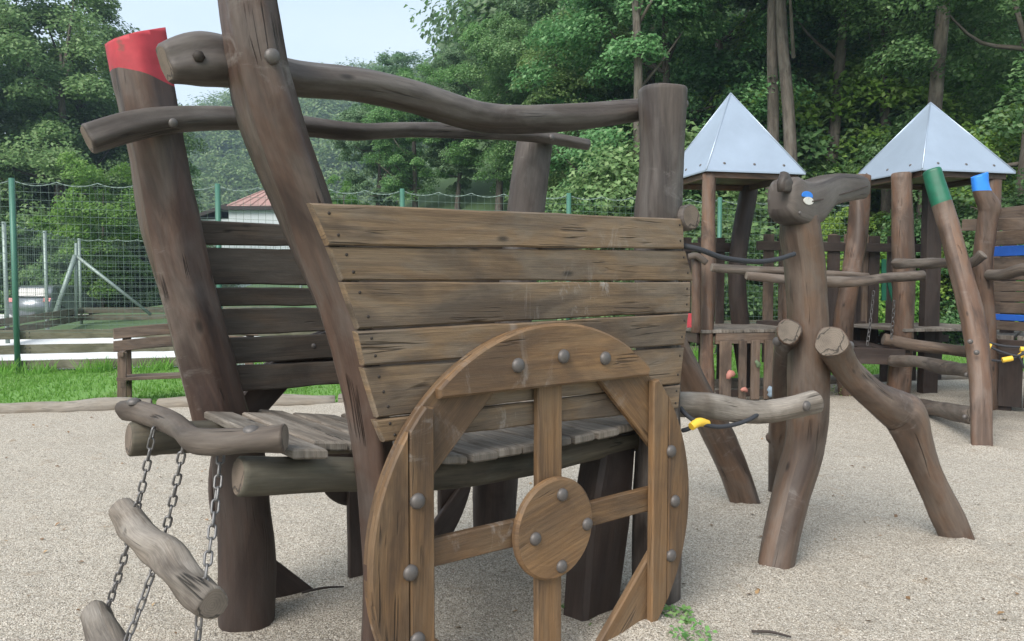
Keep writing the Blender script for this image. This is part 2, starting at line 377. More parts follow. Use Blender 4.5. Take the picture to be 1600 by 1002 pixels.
def add_prism(mb, out, fr, t, bev=.004, grain=(1, 0), mi=0, wob=0.0, step=.12, seed=0, ei=None):
    """out: outline (x,y) metres in frame fr(x,y,n)->Vector; n from 0 (front) to t (back)"""
    A = sum(out[i][0] * out[(i + 1) % len(out)][1] - out[(i + 1) % len(out)][0] * out[i][1] for i in range(len(out)))
    out = [Vector(p) for p in out]
    if A < 0: out = out[::-1]
    if wob: out = densify(out, step, wob, random.Random(seed))
    ins = offset2(out, bev); n = len(out); g = Vector(grain).normalized(); h = Vector((-g.y, g.x))
    layers = [(ins, 0), (out, bev), (out, t - bev), (ins, t)]; bases = []
    for o_, d in layers:
        bases.append(len(mb.v)); mb.v += [fr(q.x, q.y, d) for q in o_]
    flip = (fr(1, 0, 0) - fr(0, 0, 0)).cross(fr(0, 1, 0) - fr(0, 0, 0)).dot(fr(0, 0, 1) - fr(0, 0, 0)) > 0
    UVf = lambda q: (q.dot(g), q.dot(h))
    fa = tuple(range(bases[0], bases[0] + n)); fb = tuple(range(bases[3], bases[3] + n))
    ua = [UVf(q) for q in ins]
    if flip: mb.face(fa[::-1], ua[::-1], mi); mb.face(fb, ua, mi)
    else: mb.face(fa, ua, mi); mb.face(fb[::-1], ua[::-1], mi)
    for (o0, d0), (o1, d1), b0, b1 in zip(layers, layers[1:], bases, bases[1:]):
        for i in range(n):
            j = (i + 1) % n; q0, q1 = out[i], out[j]; e = (q1 - q0)
            if e.length > 0 and abs(e.normalized().dot(g)) > .6: uv = ((q0.dot(g), q0.dot(h) + d0), (q1.dot(g), q0.dot(h) + d0), (q1.dot(g), q0.dot(h) + d1), (q0.dot(g), q0.dot(h) + d1))
            else: uv = ((d0, q0.dot(h)), (d0, q1.dot(h)), (d1, q1.dot(h)), (d1, q0.dot(h)))
            f = (b0 + i, b0 + j, b1 + j, b1 + i)
            if flip: f = f; 
            else: f = f[::-1]; uv = uv[::-1]
            mb.face(f, uv, mi)
def prism(name, out, fr, t, parent, m, **kw):
    mb = MB(); add_prism(mb, out, fr, t, **kw); return link(name, mb.mesh(name, [M[m]]), parent)
def wfr(v0): return lambda x, y, n: W(x, v0 + n, y)           # wagon side plane: x along, y up, depth away from camera
def frame(o, ax, ay, an):
    o, ax, ay, an = Vector(o), Vector(ax).normalized(), Vector(ay).normalized(), Vector(an).normalized()
    return lambda x, y, n: o + ax * x + ay * y + an * n
def beam(name, a, b_, wdt, thk, parent, m, up=(0, 0, 1), bev=.004, **kw):
    """a sawn bar from a to b: wdt measured along 'up', thk across"""
    a, b_ = Vector(a), Vector(b_); T = (b_ - a); L = T.length; T.normalize(); up = Vector(up); up = (up - T * up.dot(T)).normalized(); sdv = T.cross(up)
    fr = frame(a - sdv * thk / 2, T, up, sdv)
    return prism(name, [(0, -wdt / 2), (L, -wdt / 2), (L, wdt / 2), (0, wdt / 2)], fr, thk, parent, m, bev=bev, **kw)

def dome_mesh(name, m, k=14, rings=5, collar=.25):
    mb = MB(); rows = [(1, -collar), (1.0, 0)] + [(math.cos(a), math.sin(a) * .62) for a in [math.pi / 2 * i / rings for i in range(1, rings)]]
    for r, z in rows:
        for j in range(k): mb.v.append(Vector((r * math.cos(6.283 * j / k), r * math.sin(6.283 * j / k), z)))
    mb.v.append(Vector((0, 0, .62)))
    for i in range(len(rows) - 1):
        for j in range(k): mb.face((i * k + j, i * k + (j + 1) % k, (i + 1) * k + (j + 1) % k, (i + 1) * k + j), ((0, 0),) * 4, 0, True)
    b0 = (len(rows) - 1) * k
    for j in range(k): mb.face((b0 + j, b0 + (j + 1) % k, len(mb.v) - 1), ((0, 0),) * 3, 0, True)
    return mb.mesh(name, [M[m]])
BOLT = dome_mesh('bolt', 'bolt'); NAIL = dome_mesh('nail', 'nail', 6, 2)
def stud(name, me, p, nrm, r, parent):
    o = link(name, me, parent); q = Vector(nrm).to_track_quat('Z', 'Y')
    o.matrix_basis = Matrix.LocRotScale(Vector(p), q, Vector((r, r, r))); return o
NEAR = -WV

# ================================================================== SETTING
GRAVEL_EDGE = [(-16, 8.0), (-6.1, 8.65), (-4.2, 9.15), (-2.0, 9.5), (.5, 9.9), (3, 10.9), (6, 11.6), (9, 12.2), (16, 13.0)]
def edge_y(X):
    for (x0, y0), (x1, y1) in zip(GRAVEL_EDGE, GRAVEL_EDGE[1:]):
        if x0 <= X <= x1: return y0 + (y1 - y0) * (X - x0) / (x1 - x0)
    return GRAVEL_EDGE[0][1] if X < 0 else GRAVEL_EDGE[-1][1]
def smooth(a, b_, x): x = min(1, max(0, (x - a) / (b_ - a))); return x * x * (3 - 2 * x)
# gravel: a trodden sheet, scuffed into hollows and heaped against the posts
HEAPS = [(gnd(388, 975), .16), (gnd(965, 975), .17), (gnd(1212, 893), .15), (gnd(1500, 852), .13), (gnd(1168, 795), .15), (gnd(1213, 775), .12), (gnd(1533, 700), .15), (W(-.68, .19, 0), .15), (W(.8, .19, 0), .15), (W(.56, .03, 0), .12), (W(0, .03, 0), .12), (W(-.56, .03, 0), .12)]
def gravel_z(X, Y):
    z = .012 * mn.noise(Vector((X * 1.3, Y * 1.3, 0))) + .011 * mn.noise(Vector((X * 3.7, Y * 3.7, 5))) + .007 * mn.noise(Vector((X * 9, Y * 9, 9)))
    for c, r in HEAPS:
        d2 = ((X - c.x) ** 2 + (Y - c.y) ** 2) / (r * r)
        if d2 < 9: z += .030 * math.exp(-d2) * (1 + .5 * mn.noise(Vector((X * 11, Y * 11, 2))))
    return z
mb = MB(); NX, NY = 420, 230
for j in range(NY + 1):
    for i in range(NX + 1):
        X = -16 + 32 * i / NX; ye = edge_y(X); q = (j / NY); Y = -3 + (ye + .05 + 3) * q
        mb.v.append(Vector((X, Y, gravel_z(X, Y))))
for j in range(NY):
    for i in range(NX):
        a = j * (NX + 1) + i; mb.face((a, a + 1, a + NX + 2, a + NX + 1), ((0, 0),) * 4, 0, True)
struct(link('gravel_ground', mb.mesh('gravel_ground', [M['gravel']])))
# grass ground reaching the horizon
mb = MB(); mb.v = [Vector(p) for p in ((-900, -40, -.03), (900, -40, -.03), (900, 1500, -.03), (-900, 1500, -.03))]; mb.face((0, 1, 2, 3), ((0, 0),) * 4)
struct(link('grass_ground', mb.mesh('grass_ground', [M['soil']])))
# court behind the net fence
FD = Vector((3.15, .74, 0)); FD_n = FD.normalized(); FP0 = Vector((-8.34, 13.0, 0))
FPERP = Vector((-FD_n.y, FD_n.x, 0))
def fp(i, back=0.0): return FP0 + FD * i + FPERP * back
mb = MB(); q = [fp(-1.2, .15), fp(7, .15), fp(7, 13.5), fp(-1.2, 13.5)]; mb.v = [p + Vector((0, 0, -.012)) for p in q]; mb.face((0, 1, 2, 3), ((0, 0),) * 4)
struct(link('court', mb.mesh('court', [M['court']])))
# far parking strip
mb = MB(); mb.v = [Vector(p) for p in ((-60, 28.5, -.02), (8, 32, -.02), (-2, 36, -.02), (-60, 36, -.02))]; mb.face((0, 1, 2, 3), ((0, 0),) * 4)
struct(link('parking_strip', mb.mesh('parking_strip', [M['court']])))

def hill_h(X, Y):
    h = 0.0
    h += smooth(20, 62, Y) * smooth(-20, 6, X) * 17
    h += smooth(60, 130, Y) * smooth(-45, 20, X) * 30
    return h
mb = MB(); xs = np.linspace(-70, 110, 46); ys = np.linspace(19, 180, 46)
for Y in ys:
    for X in xs: mb.v.append(Vector((X, Y, hill_h(X, Y) - .08 + .6 * smooth(20, 50, Y) * mn.noise(Vector((X * .1, Y * .1, 0))))))
for j in range(45):
    for i in range(45): a = j * 46 + i; mb.face((a, a + 1, a + 47, a + 46), ((0, 0),) * 4, 0, True)
struct(link('hillside', mb.mesh('hillside', [M['forest']])))
def far_h(X, Y):
    ridge = 44 + 26 * smooth(-150, -40, X) + 40 * smooth(-40, 150, X) + 7 * mn.noise(Vector((X * .013, 3, 0))) + 16 * smooth(-170, -400, X)
    return ridge * smooth(170, 300, Y)
mb = MB(); xs = np.linspace(-520, 420, 60); ys = np.linspace(165, 420, 26)
for Y in ys:
    for X in xs: mb.v.append(Vector((X, Y, far_h(X, Y) - .1)))
for j in range(25):
    for i in range(59): a = j * 60 + i; mb.face((a, a + 1, a + 61, a + 60), ((0, 0),) * 4, 0, True)
struct(link('far_hill', mb.mesh('far_hill', [M['forest']])))

# ------------------------------------------------------------------ foliage
def leaves_mesh(name, pos, nrm, size, mats, smoothn=True):
    """one folded pointed leaf per position"""
    N = len(pos); nrm = nrm / np.linalg.norm(nrm, axis=1, keepdims=True)
    rnd = nr.normal(size=(N, 3)); a = np.cross(nrm, rnd); a /= np.linalg.norm(a, axis=1, keepdims=True); b_ = np.cross(nrm, a)
    s = size[:, None]
    v = np.empty((N, 4, 3)); v[:, 0] = pos - a * s * .55; v[:, 1] = pos + b_ * s * .36 + nrm * s * .10; v[:, 2] = pos + a * s * .55 - nrm * s * .06; v[:, 3] = pos - b_ * s * .36 + nrm * s * .10
    me = bpy.data.meshes.new(name); me.vertices.add(N * 4); me.vertices.foreach_set('co', v.reshape(-1))
    idx = np.arange(N * 4, dtype=np.int32).reshape(N, 4)
    tri = np.concatenate([idx[:, [0, 1, 2]], idx[:, [0, 2, 3]]], axis=1).reshape(-1)
    me.loops.add(N * 6); me.loops.foreach_set('vertex_index', tri)
    me.polygons.add(N * 2); me.polygons.foreach_set('loop_start', np.arange(0, N * 6, 3, dtype=np.int32)); me.polygons.foreach_set('loop_total', np.full(N * 2, 3, dtype=np.int32))
    for q in mats: me.materials.append(q)
    me.update(calc_edges=True); return me
def crown_points(R, z0, z1, nclump, nleaf, spread=.2, low=.0, shape=1.0):
    """clumps through an egg-shaped crown; leaves sit in flattened sprays"""
    cs = []
    H = z1 - z0
    while len(cs) < nclump:
        p = nr.uniform(-1, 1, 3); r = np.linalg.norm(p)
        if r > 1 or r < .38: continue
        taper = 1 - .35 * max(0, p[2]) * shape - .25 * max(0, -p[2])
        cs.append((p[0] * R * taper, p[1] * R * taper, z0 + H * (p[2] + 1) / 2))
    cs = np.array(cs); per = nleaf // nclump
    P = []; Nn = []
    for c in cs:
        sr = R * spread * nr.uniform(.6, 1.35)
        d = nr.normal(size=(per, 3)); d /= np.linalg.norm(d, axis=1, keepdims=True); d *= (nr.uniform(0, 1, per) ** .45)[:, None]
        pts = d * np.array([sr, sr, sr * .48]); rr2 = np.hypot(pts[:, 0], pts[:, 1]); pts[:, 2] -= rr2 ** 2 / sr * .45
        P.append(c + pts); out = np.array([c[0], c[1], 0]) / max(.1, np.hypot(c[0], c[1]))
        Nn.append(np.array([0, 0, 1.0]) + out * .55 + d * .3 + nr.normal(size=(per, 3)) * .5)
    return np.concatenate(P), np.concatenate(Nn), cs
def trunk_mesh(name, h, r, cs, seed, lean=.3, nlimb=14, top=.75):
    rr = random.Random(seed); mb = MB()
    lx, ly = rr.uniform(-lean, lean), rr.uniform(-lean, lean)
    ax = [Vector((0, 0, -.4)), Vector((lx * .1, ly * .1, h * .08)), Vector((lx * .6, ly * .6, h * .3)), Vector((lx * .8, ly * 1.1, h * .5)), Vector((lx * 1.4, ly, h * top))]
    add_log(mb, ax, [r * 1.35, r * 1.05, r * .85, r * .65, r * .22], seed=seed, n=22, k=10, lump=.10, caps=(0, 0))
    for i in range(nlimb):
        c = Vector(cs[rr.randrange(len(cs))]); zz = max(h * .22, min(h * .62, c.z - rr.uniform(.5, 2.5)))
        t_ = zz / (h * top); s0 = Vector((lx * 1.3 * t_, ly * t_, zz)); mid = s0.lerp(c, .5) + Vector((0, 0, -.25 + rr.uniform(-.3, .3)))
        add_log(mb, [s0, mid, c], [r * .30, r * .2, r * .05], seed=seed + i, n=7, k=6, lump=.08, caps=(0, 0))
    return mb.mesh(name, [M['bark']])
VAR = {}
def variant(key, R, z0, z1, h, r, nclump, nleaf, leaf, m, seed, spread=.2, nlimb=14, lean=.3):
    P, Nn, cs = crown_points(R, z0, z1, nclump, nleaf, spread)
    cm = leaves_mesh('crown', P, Nn, nr.uniform(.7, 1.3, len(P)) * leaf, [M[m]])
    VAR[key] = (cm, trunk_mesh('trunk', h, r, cs, seed, lean, nlimb), h)
variant('tall', 3.6, 8.8, 18.5, 18, .19, 64, 36000, 0.115, 'leaf', 1, .2, 16, .5)
variant('tall2', 3.4, 7.8, 17.5, 17, .175, 60, 36000, 0.115, 'leafdark', 2, .21, 16, .7)
variant('broad', 4.0, 1.6, 11.5, 11, .20, 110, 64000, 0.115, 'leaf', 3, .2, 14, .4)
variant('broaddark', 4.2, 1.0, 12.5, 12, .22, 110, 64000, 0.115, 'leafdark', 4, .2, 14, .4)
variant('young', 2.3, .7, 7.0, 6.6, .08, 60, 24000, 0.110, 'leafbright', 5, .24, 10, .3)
variant('shrub', 1.9, .1, 3.2, 2.6, .05, 40, 13000, 0.100, 'leafbright', 6, .3, 8, .2)
variant('pale', 3.6, 1.5, 12, 11.5, .18, 95, 46000, 0.130, 'leafpale', 8, .2, 14, .4)
variant('hedge', 2.2, .0, 4.2, 3.4, .06, 46, 17000, 0.110, 'leafdark', 9, .3, 8, .2)
def tree(name, kind, loc, scale, rz, label, cat='tree', group=None, sz=None):
    o = thing(name, label, cat, loc, group); o.rotation_euler = (0, 0, rz); o.scale = (scale, scale, sz or scale)
    cm, tm, h = VAR[kind]
    for nm, me in (('trunk', tm), ('crown', cm)):
        c = bpy.data.objects.new(nm, me); col.objects.link(c); c.parent = o
    return o
def gx(x, Y, z=0): return (x - 800) / FPX * Y
def T(name, kind, x, Y, sc_, label, rz=None, group=None, cat='tree', sz=None):
    X = gx(x, Y); return tree(name, kind, (X, Y, hill_h(X, Y) - .05), sc_, rng.uniform(0, 6.28) if rz is None else rz, label, cat, group, sz)
# wood behind the towers (right half)
T('broadleaf_tree', 'tall', 1203, 21.0, 1.0, 'tall tree with a bending grey trunk rising just behind the left metal roof')
T('broadleaf_tree', 'tall2', 1247, 19.5, 1.05, 'tall tree with a thick straight trunk standing right beside the left metal roof')
T('broadleaf_tree', 'tall', 1283, 22.5, 1.0, 'tall dark-trunked tree leaning beside the thick straight trunk between the roofs')
T('broadleaf_tree', 'tall2', 1384, 21.5, .95, 'slim pale-trunked tree just left of the right metal roof')
T('broadleaf_tree', 'tall', 1432, 20.0, 1.1, 'thick-trunked tree rising behind the tip of the right metal roof', sz=1.2)
T('broadleaf_tree', 'tall2', 1468, 23.5, 1.0, 'slim tree whose trunk rises right of the right roof tip')
T('broadleaf_tree', 'tall', 1560, 24.5, 1.0, 'tall slim tree near the upper right corner')
T('broadleaf_tree', 'tall2', 1012, 21.5, .95, 'tall tree with a bare trunk just behind the thick wagon front post')
T('broadleaf_tree', 'broaddark', 1590, 19.0, .95, 'dark leafy tree at the right edge of the photo above the plank wall')
T('broadleaf_tree', 'broad', 1530, 26.0, 1.1, 'leafy tree filling the upper right corner behind the right metal roof')
T('broadleaf_tree', 'broad', 1330, 27.5, 1.15, 'leafy tree deep in the wood between the two metal roofs')
T('broadleaf_tree', 'pale', 1240, 29.0, 1.2, 'pale leafy tree deep in the wood behind the forked trunks')
T('broadleaf_tree', 'pale', 1480, 33.0, 1.25, 'pale leafy tree high in the wood behind the right metal roof')
T('broadleaf_tree', 'broaddark', 1140, 27.0, 1.15, 'dark leafy tree behind the tip of the left metal roof')
T('broadleaf_tree', 'young', 1120, 33.0, 1.9, 'bright yellow-green tree high up between darker trees above the left metal roof')
T('broadleaf_tree', 'broaddark', 1020, 24.0, 1.0, 'dark dense tree behind the thick front post of the wagon')
T('broadleaf_tree', 'tall2', 1005, 28.0, 1.1, 'dark tall tree with hidden trunks left of the bright yellow-green one')
T('broadleaf_tree', 'pale', 930, 34.0, 1.2, 'grey-green leafy tree above the front end of the long wagon rail')
T('broadleaf_tree', 'broad', 905, 27.0, .85, 'leafy tree between the two front posts of the wagon')
T('broadleaf_tree', 'pale', 1395, 32.0, 1.3, 'grey-green tree high in the wood above the gap between the roofs')
T('broadleaf_tree', 'young', 1338, 25.0, 1.5, 'light green young tree between the trunks left of the right roof')
T('broadleaf_tree', 'young', 1415, 26.0, 1.55, 'light green young tree behind the thick trunk at the right roof tip')
T('broadleaf_tree', 'young', 1255, 25.5, 1.5, 'light green young tree behind the thick straight trunk')
T('broadleaf_tree', 'young', 1500, 20.5, .95, 'bright green young tree right behind the right metal roof')
T('broadleaf_tree', 'young', 1305, 18.9, .52, 'small bright green tree behind the picket railing under the animal head')
for x, Y, s_, k, lab in [(1295, 18.6, .7, 'shrub', 'bright shrub just behind the pickets left of the animal neck bend'), (1335, 18.9, .8, 'shrub', 'bright shrub behind the pickets under the carved muzzle'), (1215, 18.6, .75, 'shrub', 'bright shrub behind the curved dark post of the left tower'),
    (1135, 18.2, .8, 'hedge', 'dark shrub behind the front post of the left tower'), (1085, 18.0, .8, 'hedge', 'dark shrub between the wagon front post and the left tower'), (1385, 18.8, .7, 'shrub', 'bright shrub left of the thick front post of the right tower'), (1450, 18.8, .8, 'hedge', 'dark shrub behind the front post of the right tower'),
    (1520, 18.8, .9, 'shrub', 'bright shrub behind the green and blue tipped poles'), (1590, 18.8, .9, 'hedge', 'dark shrub above the plank wall at the right edge'),
    (1160, 22.5, 1.5, 'hedge', 'large shrub on the slope behind the left metal roof'), (1320, 23.5, 1.6, 'shrub', 'large bright shrub on the slope between the two roofs'), (1265, 24.5, 1.7, 'hedge', 'large dark shrub on the slope beside the thick trunk'), (1400, 24.0, 1.7, 'hedge', 'large shrub on the slope left of the right roof tip'),
    (1500, 23.0, 1.7, 'shrub', 'large bright shrub on the slope right of the right roof'), (960, 20.5, 1.2, 'hedge', 'dark shrub behind the wire between the two front posts of the wagon'), (1060, 22.0, 1.5, 'hedge', 'large shrub behind the thick front post of the wagon')]:
    T('shrub', k, x, Y, s_, lab, cat='shrub', group='shrubs at the foot of the wood')
# belt of trees behind the wagon
for i, (x, Y, s_, k, lab) in enumerate([
    (850, 33, .85, 'broaddark', 'dark leafy tree just left of the leaning far front post of the wagon'),
    (780, 36, .80, 'broad', 'mid green tree below the middle of the long wagon rail'),
    (715, 38, .66, 'pale', 'pale grey-green tree above the middle of the top side plank'),
    (650, 39, .70, 'broad', 'rounded mid green tree above the left part of the top side plank'),
    (590, 42, .68, 'pale', 'pale green tree just right of the curved rear post of the wagon'),
    (540, 45, .62, 'young', 'low bright tree at the left end of the tree belt beside the rear post'),
    (690, 52, .55, 'pale', 'tall pale tree standing against the sky at the left end of the ridge'),
    (785, 50, .80, 'broad', 'very tall tree against the sky where the wooded slope meets it'),
    (905, 46, 1.3, 'broaddark', 'very tall dark tree above the middle of the long wagon rail'),
    (625, 58, .98, 'pale', 'thin-leaved tree at the foot of the ridge above the long rail')]):
    T('broadleaf_tree', k, x, Y, s_, lab)
# left side beyond the court
for x, Y, s_, k, lab in [
    (-30, 42, 1.6, 'broaddark', 'huge dark tree filling the top left corner of the photo'),
    (85, 41, 1.5, 'broaddark', 'dark spreading tree left of the red-topped post'),
    (25, 46, 1.75, 'broad', 'tall tree behind the huge dark one at the left edge'),
    (140, 45, 1.45, 'broaddark', 'dark tree rising directly behind the red-topped post'),
    (165, 50, 1.45, 'broad', 'tall feathery tree whose crown ends against the sky above the red-topped post'),
    (160, 36, 1.15, 'young', 'bright leafy tree drooping beside the red-topped post behind the net'),
    (222, 38, .62, 'young', 'rounded bright tree just left of the far rear post behind the net')]:
    T('broadleaf_tree', k, x, Y, s_, lab)
for i, (x, Y, s_, k) in enumerate([(-20, 38, 1.25, 'hedge'), (40, 38.2, 1.2, 'hedge'), (100, 38.4, 1.2, 'hedge'), (160, 38, 1.15, 'hedge'), (215, 38.6, 1.1, 'hedge'), (262, 40, 1.0, 'hedge'), (320, 44, .9, 'hedge')]):
    T('hedge_shrub', k, x, Y, s_, ['dark hedge shrub at the left photo edge behind the net', 'dark hedge shrub directly behind the silver car', 'dark hedge shrub behind the steel brace', 'dark hedge shrub below the bright drooping tree', 'dark hedge shrub just left of the far rear post', 'dark hedge shrub hidden behind the far rear post', 'dark hedge shrub left of the house'][i], group='hedge behind the parked cars', cat='shrub')
# wooded slopes: one mass
def wood_mass(name, spots, R0, per, leaf, m):
    P, Nn, S = [], [], []
    for (X, Y, z, s_) in spots:
        d = nr.normal(size=(per, 3)); d /= np.linalg.norm(d, axis=1, keepdims=True); d[:, 2] = np.abs(d[:, 2]) * 1.25 - .25
        lob = 1 + .28 * np.sin(d[:, 0] * 5 + X) * np.sin(d[:, 1] * 5 + Y) + .2 * np.sin(d[:, 2] * 7 + X * 2)
        P.append(np.array([X, Y, z + R0 * s_ * .9]) + d * (R0 * s_ * lob * nr.uniform(.72, 1.04, per))[:, None] * np.array([1, 1, 1.15])); Nn.append(d + np.array([0, 0, .6]) + nr.normal(size=(per, 3)) * .35); S.append(nr.uniform(.7, 1.3, per) * leaf)
    return stuff(link(name, leaves_mesh(name, np.concatenate(P), np.concatenate(Nn), np.concatenate(S), [M[m]])))
spots = []
for k in range(190):
    Y = rng.uniform(48, 125); X = rng.uniform(-.26, .62) * Y + rng.uniform(-3, 3)
    if X < -1.5 - (Y - 48) * .10: continue
    spots.append((X, Y, hill_h(X, Y), rng.uniform(.8, 1.35)))
o = wood_mass('wooded_slope', spots[::2], 4.2, 1500, .42, 'leaf'); o2 = wood_mass('wooded_slope', spots[1::2], 4.2, 1500, .42, 'leafpale')
spots = []
for k in range(720):
    Y = rng.uniform(175, 330); X = rng.uniform(-.54, .02) * Y
    spots.append((X, Y, far_h(X, Y), rng.uniform(.8, 1.35)))
wood_mass('far_wood', spots, 6.6, 520, .98, 'leaf')

# grass between kerb and court
def blades(name, spots, h, wd, m):
    N = len(spots); P = np.array(spots); a = nr.uniform(0, 6.28, N); hh = h * nr.uniform(.5, 1.4, N); ln = nr.normal(size=(N, 2)) * .35 * hh[:, None]
    v = np.empty((N, 3, 3)); dx = np.stack([np.cos(a), np.sin(a), np.zeros(N)], 1) * (wd * nr.uniform(.6, 1.4, N))[:, None]
    v[:, 0] = P - dx; v[:, 1] = P + dx; v[:, 2] = P; v[:, 2, :2] += ln; v[:, 2, 2] += hh
    me = bpy.data.meshes.new(name); me.vertices.add(N * 3); me.vertices.foreach_set('co', v.reshape(-1)); me.loops.add(N * 3); me.loops.foreach_set('vertex_index', np.arange(N * 3, dtype=np.int32))
    me.polygons.add(N); me.polygons.foreach_set('loop_start', np.arange(0, N * 3, 3, dtype=np.int32)); me.polygons.foreach_set('loop_total', np.full(N, 3, dtype=np.int32)); me.materials.append(M[m]); me.update(calc_edges=True)
    return stuff(link(name, me))
def fence_y(X): return FP0.y + FD.y / FD.x * (X - FP0.x)
spots = []
for k in range(46000):
    X = rng.uniform(-9.5, 9); y0 = edge_y(X) + .12; y1 = fence_y(X) + .25
    if mn.noise(Vector((X * 1.7, k % 97 * .02, 3))) < -.28: continue
    spots.append((X, y0 + (y1 - y0) * rng.random() ** 1.1, -.03))
blades('grass', spots, .05, .011, 'grass')
spots = []
for k in range(5000):
    X = rng.uniform(-9.5, 9); y1 = fence_y(X)
    if mn.noise(Vector((X * 2.2, 0, 0))) > .0: spots.append((X, y1 + rng.uniform(-.5, .05), -.03))
blades('tall_grass', spots, .22, .013, 'grass')
# pale log kerb pieces along the gravel
for i, (x0, x1) in enumerate([(-9.6, -6.2), (-6.15, -4.3), (-4.25, -2.2), (-2.15, .2), (.25, 2.6), (2.65, 5.2), (5.25, 8.0)]):
    pts = [Vector((x0 + (x1 - x0) * t_, edge_y(x0 + (x1 - x0) * t_) + .06 + .04 * math.sin(5 * t_ + i), .025 + .02 * math.sin(7 * t_ + 2 * i))) for t_ in (0, .33, .66, 1)]
    o = log('kerb_log', pts, [.085, .10, .095, .08], None, 'kerb', 'endgrey', seed=40 + i, n=16, lump=.14)
    tag(o, ['pale log kerb at the left photo edge between gravel and lawn', 'pale log kerb in front of the bench legs', 'pale log kerb just right of the bench, seen left of the leaning far post', 'pale log kerb seen through the gap under the far side planks', 'pale log kerb behind the wagon wheel', 'pale log kerb under the left play tower', 'pale log kerb under the right play tower'][i], 'kerb')

# ================================================================== FENCES, COURT BOARDS
def add_bar(mb, a, b_, r, k=4):
    a, b_ = Vector(a), Vector(b_); T_ = (b_ - a).normalized(); x = T_.orthogonal().normalized(); y = T_.cross(x); b0 = len(mb.v)
    for p in (a, b_):
        for j in range(k): mb.v.append(p + (x * math.cos(6.283 * (j + .5) / k) + y * math.sin(6.283 * (j + .5) / k)) * r)
    for j in range(k): mb.face((b0 + j, b0 + (j + 1) % k, b0 + k + (j + 1) % k, b0 + k + j), ((0, 0),) * 4, 0, k > 4)
    mb.face(tuple(b0 + j for j in range(k))[::-1], ((0, 0),) * k); mb.face(tuple(b0 + k + j for j in range(k)), ((0, 0),) * k)
def add_path(mb, pts, r, k=5):
    for a, b_ in zip(pts, pts[1:]): add_bar(mb, a, b_, r, k)
def tube(name, pts, r, parent, m, k=8):
    mb = MB(); add_log(mb, pts, r, k=k, lump=0, n=max(8, 6 * (len(pts) - 1)), bev=.05); return link(name, mb.mesh(name, [M[m], M[m]]), parent)
def net_panel(parent, a, b_, z0, z1, step, r, droops=5):
    mb = MB(); a, b_ = Vector(a), Vector(b_); L = (b_ - a).length; nv = int(L / step)
    sag = lambda t: .035 * (abs(math.sin(t * math.pi * droops)) ** .8)
    for i in range(nv + 1):
        p = a.lerp(b_, i / nv); add_bar(mb, p + Vector((0, 0, z0)), p + Vector((0, 0, z1 - sag(i / nv))), r * .8, 3)
    nh = int((z1 - z0) / step)
    for j in range(nh + 1):
        z = z0 + (z1 - z0) * j / nh; ph = rng.uniform(0, 6)
        pts = [a.lerp(b_, q / 6) + Vector((0, 0, z - .02 * math.sin(q / 6 * math.pi) + .006 * math.sin(ph + q))) for q in range(7)]
        add_path(mb, pts, r, 3)
    o = link('net', mb.mesh('net', [M['net']]), parent)
    mb = MB(); n = droops * 6
    pts = [a.lerp(b_, i / n) + Vector((0, 0, z1 + .03 - sag(i / n) * 1.9)) for i in range(n + 1)]; add_path(mb, pts, r * 2.1, 5)
    link('top_rope', mb.mesh('top_rope', [M['netrope']]), parent); return o
def post_round(name, p, h, r, parent, m):
    mb = MB(); add_bar(mb, Vector(p) + Vector((0, 0, -.2)), Vector(p) + Vector((0, 0, h)), r, 10); return link(name, mb.mesh(name, [M[m]]), parent)
fence = thing('net_fence', 'tall green net fence with steel posts and low mossy boards running across behind the playground', 'fence', fp(0))
for i in range(-1, 6):
    post_round('fence_post', fp(i), 3.22, .045, fence, 'fgreen')
    if i < 5:
        net_panel(fence, fp(i) + FD_n * .05, fp(i + 1) - FD_n * .05, .65, 3.14, .125, .0035)
        for z in (.60, .345, .09):
            bo = beam('kick_board', fp(i, .075) + FD_n * .01 + Vector((0, 0, z + rng.uniform(-.012, .012))), fp(i + 1, .075) - FD_n * .01 + Vector((0, 0, z + rng.uniform(-.012, .012))), .155, .04, fence, 'kick', wob=.004, seed=i * 7 + int(z * 100), step=.3)
            for sx in (.10, .17):
                for dz in (-.035, .035): stud('bolt', BOLT, fp(i, .05) + FD_n * sx + Vector((0, 0, z + dz)), -FPERP, .012, bo)
back = thing('net_fence', 'far grey net fence with steel posts around the pale court', 'fence', (-12.4, 19, 0))
side = [Vector((-11.0, 14.6, 0)), Vector((-12.35, 18.9, 0)), Vector((-13.35, 22.2, 0)), Vector((-14.6, 26.2, 0))]
line = side + [side[-1] + FD_n * 3.6 * (i + 1) for i in range(7)]
for i, p in enumerate(line):
    post_round('fence_post', p, 2.95, .05, back, 'fgrey')
    if i:
        a, b_ = line[i - 1], p
        net_panel(back, a, b_, .62, 2.9, .17, .0045, 6)
        for z in (.52, .28): beam('kick_board', a + Vector((0, 0, z)) + Vector((.06, -.06, 0)), b_ + Vector((0, 0, z)) + Vector((.06, -.06, 0)), .19, .04, back, 'kick', wob=.006, seed=i * 11 + int(z * 50), step=.4)
brace = thing('steel_brace', 'grey steel pipe brace shaped like a tall tent behind the net', 'brace', at(118, 490, 24))
for nm, a, b_, r in (('strut', at(118, 399, 24), at(86, 492, 23.6), .075), ('strut', at(119, 400, 24), at(236, 492, 24.6), .05), ('upright', at(119, 380, 24.1), at(119, 497, 24.1), .05)):
    mb = MB(); add_bar(mb, a, b_, r, 10); link(nm, mb.mesh(nm, [M['fgrey']]), brace)

